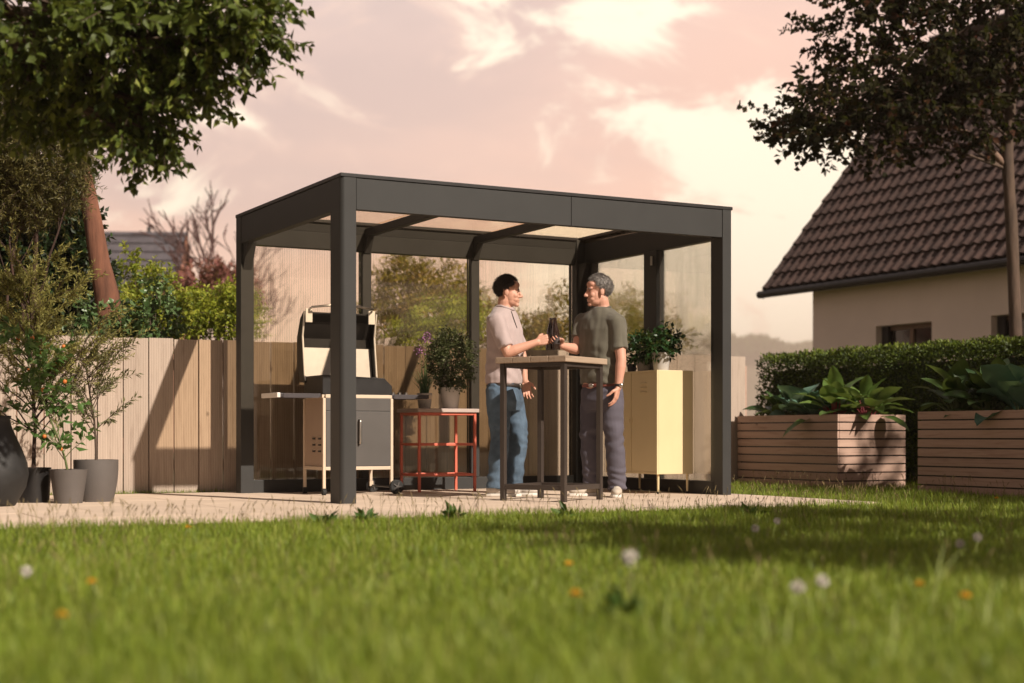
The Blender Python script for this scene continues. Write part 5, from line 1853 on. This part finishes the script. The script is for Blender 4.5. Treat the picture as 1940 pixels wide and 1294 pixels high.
# ------------------------------------------------------------------ lawn
M_grass = leaf_mat('grass_blade', [(.085, .14, .013), (.175, .255, .022), (.28, .36, .04), (.40, .41, .11)], .42, .5)
def lawn():
    rg = np.random.default_rng(99)
    pts = []
    bands = [(2.3, 4.0, 5200), (4.0, 6.0, 4200), (6.0, 8.0, 3800), (8.0, 10.5, 3400), (10.5, 13.0, 2400), (13.0, 17.0, 1500)]
    for d0, d1, dens in bands:
        wmax = .37 * d1 + .35
        n = int((d1 - d0) * 2 * wmax * dens)
        d = rg.uniform(d0, d1, n)
        x = rg.uniform(-wmax, wmax, n)
        ok = np.abs(x) < .365 * d + .30
        d, x = d[ok], x[ok]
        P = CC[None] + CF[None] * d[:, None] + CR[None] * x[:, None]
        pts.append(P)
    P = np.concatenate(pts)
    X, Y = P[:, 0], P[:, 1]
    edge = .03 * np.sin(X * 5.1) + .025 * np.sin(X * 13.7 + 1)
    on_terr = (X < PX1 + .01 + .02 * np.sin(Y * 11)) & (Y > PY0 - .01 + edge) & (Y < 2.60)
    in_pl = (X > 5.49) & (X < 6.36) & (((Y > 1.07) & (Y < 2.69)) | ((Y < .04) & (Y > -1.78)))
    keep = ~on_terr & ~in_pl & (Y < 2.67)
    P = P[keep]
    # strip of grass at the foot of the fence
    m = 2600
    S = np.stack([rg.uniform(-4.2, .0, m), rg.uniform(2.605, 2.685, m)], 1)
    nS = len(S)
    P = np.concatenate([P, S])
    n = len(P)
    clump = .5 + .5 * np.sin(P[:, 0] * 2.3 + 1.7 * np.sin(P[:, 1] * 1.9)) * np.sin(P[:, 1] * 2.9 + 1.3 * np.sin(P[:, 0] * 2.2))
    h = (.032 + .045 * rg.random(n) ** 1.3) * (.75 + .55 * clump)
    h[-nS:] = .03 + .04 * rg.random(nS)
    tall = rg.random(n) < .010
    h = np.where(tall, h * 1.9, h)
    a = rg.random(n) * 2 * math.pi
    lean = rg.uniform(.05, .7, n)
    dx, dy = np.cos(a), np.sin(a)
    w = .0018 + .0045 * rg.random(n) ** 2 + (rg.random(n) < .06) * .004
    ca = a + math.pi / 2 + rg.normal(size=n) * .5
    sx, sy = np.cos(ca), np.sin(ca)
    rows = []
    for u, ww in ((0, 1.0), (.4, .9), (.75, .6), (1.0, .0)):
        out = lean * u ** 1.7 * h
        z = h * (u - .28 * lean * u * u)
        cx, cy = P[:, 0] + dx * out, P[:, 1] + dy * out
        if ww > 0:
            rows.append(np.stack([cx - sx * w * ww * .5, cy - sy * w * ww * .5, z], 1))
            rows.append(np.stack([cx + sx * w * ww * .5, cy + sy * w * ww * .5, z], 1))
        else:
            rows.append(np.stack([cx, cy, z], 1))
    V = np.stack(rows, 1).reshape(-1, 3)
    i = np.arange(n)[:, None] * 7
    lo = np.concatenate([i, i + 1, i + 3, i + 2, i + 2, i + 3, i + 5, i + 4, i + 4, i + 5, i + 6], 1).ravel()
    st = (np.arange(n)[:, None] * 11 + np.array([0, 4, 8])[None]).ravel()
    tot = np.tile([4, 4, 3], n)
    o = link('lawn_grass', np_mesh('lawn_grass', V, lo, st, tot), M_grass, kind='stuff')
    tag(o, 'blurred green lawn grass filling the foreground', 'grass')
lawn()
# seeding grass stalks along the terrace edge and scattered weeds
M_seed = pmat('seed_stalk', (.20, .15, .07), rough=.9, var=.3)
def stalks():
    rg = np.random.default_rng(44)
    mb = MB()
    P = []
    for k in range(520):
        x = rg.uniform(-3.2, PX1 + .05); y = PY0 - abs(rg.normal()) * .28 + .02
        P.append((x, y))
    for k in range(90):
        P.append((PX1 + abs(rg.normal()) * .25, rg.uniform(PY0, 2.0)))
    for k in range(260):
        d = rg.uniform(4.5, 9.0); x = rg.uniform(-.36, .36) * d
        q = CC + CF * d + CR * x
        if q[1] < PY0:
            P.append(tuple(q))
    for k in range(170):
        P.append((5.52 - abs(rg.normal()) * .12 - .03, rg.uniform(-1.7, 2.3)))
    for x, y in P:
        h = rg.uniform(.06, .17)
        a = rg.random() * 6.28
        l = rg.uniform(.0, .5) * h
        dx, dy = math.cos(a) * l, math.sin(a) * l
        mb.tube([(x, y, 0), (x + dx * .35, y + dy * .35, h * .6), (x + dx, y + dy, h)], [.0011, .0009, .0007], 3, caps=False)
        mb.tube([(x + dx * .8, y + dy * .8, h * .88), (x + dx * 1.1, y + dy * 1.1, h * 1.02), (x + dx * 1.35, y + dy * 1.35, h * 1.12)], [.0012, .0032, .0005], 3, caps=False)
    o = mb.build('grass_stalks', M_seed, kind='stuff')
    tag(o, 'thin seeding grass stalks along the terrace edge', 'grass')
stalks()
M_weed = leaf_mat('weed_leaf', [(.03, .07, .015), (.06, .12, .025), (.10, .17, .04)], .3, .45)
def weed(x, y, label, seed, s=.11):
    rg = np.random.default_rng(seed)
    t = thing('weed', label, 'weed', (x, y, 0), 0, 'broad leaved weeds in the lawn')
    n = 14
    P = rg.normal(size=(n, 3)) * .008
    P[:, 2] = .005 + np.abs(P[:, 2])
    a = rg.random(n) * 6.28
    el = rg.uniform(.3, 1.2, n)
    Dd = np.stack([np.cos(a) * np.cos(el), np.sin(a) * np.cos(el), np.sin(el)], 1)
    link('leaf_rosette', leaves('leaf_rosette', P, Dd, s * rg.uniform(.7, 1.3, n), s * .38, rg=rg, blunt=.6), M_weed, t)
for k, (px, py, lab) in enumerate([(612, 1000, 'broad leaved weed at the terrace edge left of the near post'), (1072, 985, 'broad leaved weed on the terrace edge below the bar table'),
                                   (690, 995, 'broad leaved weed just right below the near post'), (1420, 985, 'broad leaved weed below the right front post'),
                                   (860, 990, 'broad leaved weed at the terrace edge below the red table'), (1180, 1180, 'dark broad leaved weed in the blurred foreground')]):
    g = ground(px, py)
    weed(g[0], g[1], lab, 200 + k, .10 if k < 5 else .09)
# dandelions
M_yflower = pmat('dandelion_yellow', (.75, .42, .02), rough=.8, var=.2, nscale=60)
M_clock = pmat('seed_clock', (.76, .72, .66), rough=.95, var=.1)
M_fstem = pmat('flower_stem', (.20, .24, .05), rough=.6, var=.2)
def dandelion(px, py, z, kind, label, seed, size):
    rg = np.random.default_rng(seed)
    g = ground(px, py, z)
    lean = rg.normal(size=2) * .03
    t = thing('dandelion_clock' if kind else 'dandelion', label, 'flower', (g[0] + lean[0], g[1] + lean[1], 0), 0, 'white dandelion clocks in the lawn' if kind else 'yellow dandelions in the lawn')
    tip = (-lean[0], -lean[1], z)
    MB().tube([(0, 0, 0), (tip[0] * .2, tip[1] * .2, z * .5), tip], [.003, .0026, .0024], 6).build('stem', M_fstem, t)
    n = 130 if kind else 70
    d = unit(rg.normal(size=(n, 3)))
    if not kind:
        d[:, 2] = np.abs(d[:, 2]) * .55
    P = np.array(tip)[None] + d * size * (.12 if kind else .05)
    link('seed_head' if kind else 'flower_head', leaves('head', P, d, size * .45, size * (.16 if kind else .2), rg=rg), M_clock if kind else M_yflower, t)
FL = [(1193, 1056, .17, 1, 'largest white dandelion clock in the blurred foreground', .046), (1511, 1112, .10, 1, 'white dandelion clock, left of a close pair at the lower right', .040),
      (1557, 1101, .11, 1, 'white dandelion clock, right of a close pair at the lower right', .036), (1430, 1001, .09, 1, 'small white dandelion clock in the shaded grass below the planter', .036),
      (1472, 987, .09, 1, 'small white dandelion clock close to the terrace edge on the right', .036), (1819, 1030, .09, 1, 'small white dandelion clock at the far right of the shaded lawn', .034),
      (1852, 1018, .09, 1, 'rightmost small white dandelion clock in the shaded lawn', .040), (50, 1082, .08, 1, 'faint white dandelion clock at the left edge of the lawn', .036),
      (1078, 1069, .10, 0, 'orange dandelion just above the larger yellow one, centre right', .030), (1090, 1126, .10, 0, 'largest yellow dandelion, centre right of the foreground', .036),
      (1828, 1130, .08, 0, 'yellow dandelion at the right of the foreground', .034), (1742, 1108, .08, 0, 'orange dandelion near the right foreground grass stems', .032), (173, 1103, .08, 0, 'upper of two orange dandelions at the left', .030),
      (118, 1166, .08, 0, 'lower of two orange dandelions at the left', .030), (356, 999, .06, 0, 'small yellow dandelion near the terrace edge at the left', .032), (1888, 944, .07, 0, 'small yellow dandelion before the right edge planter', .034)]
for k, (px, py, z, kd, lab, s) in enumerate(FL):
    dandelion(px, py, z, kd, lab, 300 + k, s)
# long pale blades rising out of the foreground
def tall_blades():
    rg = np.random.default_rng(45)
    k = 0
    vs, fs = [], []
    for px, py, d, hh in ((1610, 1060, 4.0, .20), (1770, 1000, 4.4, .24), (1240, 1090, 3.8, .17), (1480, 1120, 3.6, .15), (960, 1150, 3.5, .12), (560, 1160, 3.5, .12), (320, 1130, 3.6, .14), (760, 1190, 3.3, .12), (1700, 1150, 3.5, .14), (1880, 1080, 3.8, .18)):
        for q in range(3):
            b = cam_at(px + rg.normal() * 14, d + rg.normal() * .1)
            a = rg.random() * 6.28
            l = hh * rg.uniform(.2, .9)
            kk = len(vs)
            for j in range(7):
                u = j / 6
                w = .0035 * (1 - u * u) + .0003
                c = (b[0] + math.cos(a) * l * u ** 1.8, b[1] + math.sin(a) * l * u ** 1.8, hh * (u - .15 * u * u))
                vs += [(c[0] - CR[0] * w, c[1] - CR[1] * w, c[2]), (c[0] + CR[0] * w, c[1] + CR[1] * w, c[2])]
            fs += [(kk + 2 * j, kk + 2 * j + 1, kk + 2 * j + 3, kk + 2 * j + 2) for j in range(6)]
    o = MB().add(vs, fs).build('tall_grass', M_fstem, kind='stuff')
    tag(o, 'long pale grass blades rising from the foreground lawn', 'grass')
tall_blades()

# ------------------------------------------------------------------ evening haze
def haze():
    m = bpy.data.materials.new('haze')
    m.use_nodes = True
    n = m.node_tree
    n.nodes.clear()
    out = n.nodes.new('ShaderNodeOutputMaterial')
    v = node(n, 'ShaderNodeVolumePrincipled', {'Color': (1.0, .82, .68, 1), 'Density': .00045})
    n.links.new(v.outputs[0], out.inputs['Volume'])
    o = MB().box(-3200, 3800, -900, 3300, -3.0, 165.0).build('haze', m, kind='stuff')
    tag(o, 'thin peach coloured evening haze over the far trees', 'haze')
haze()
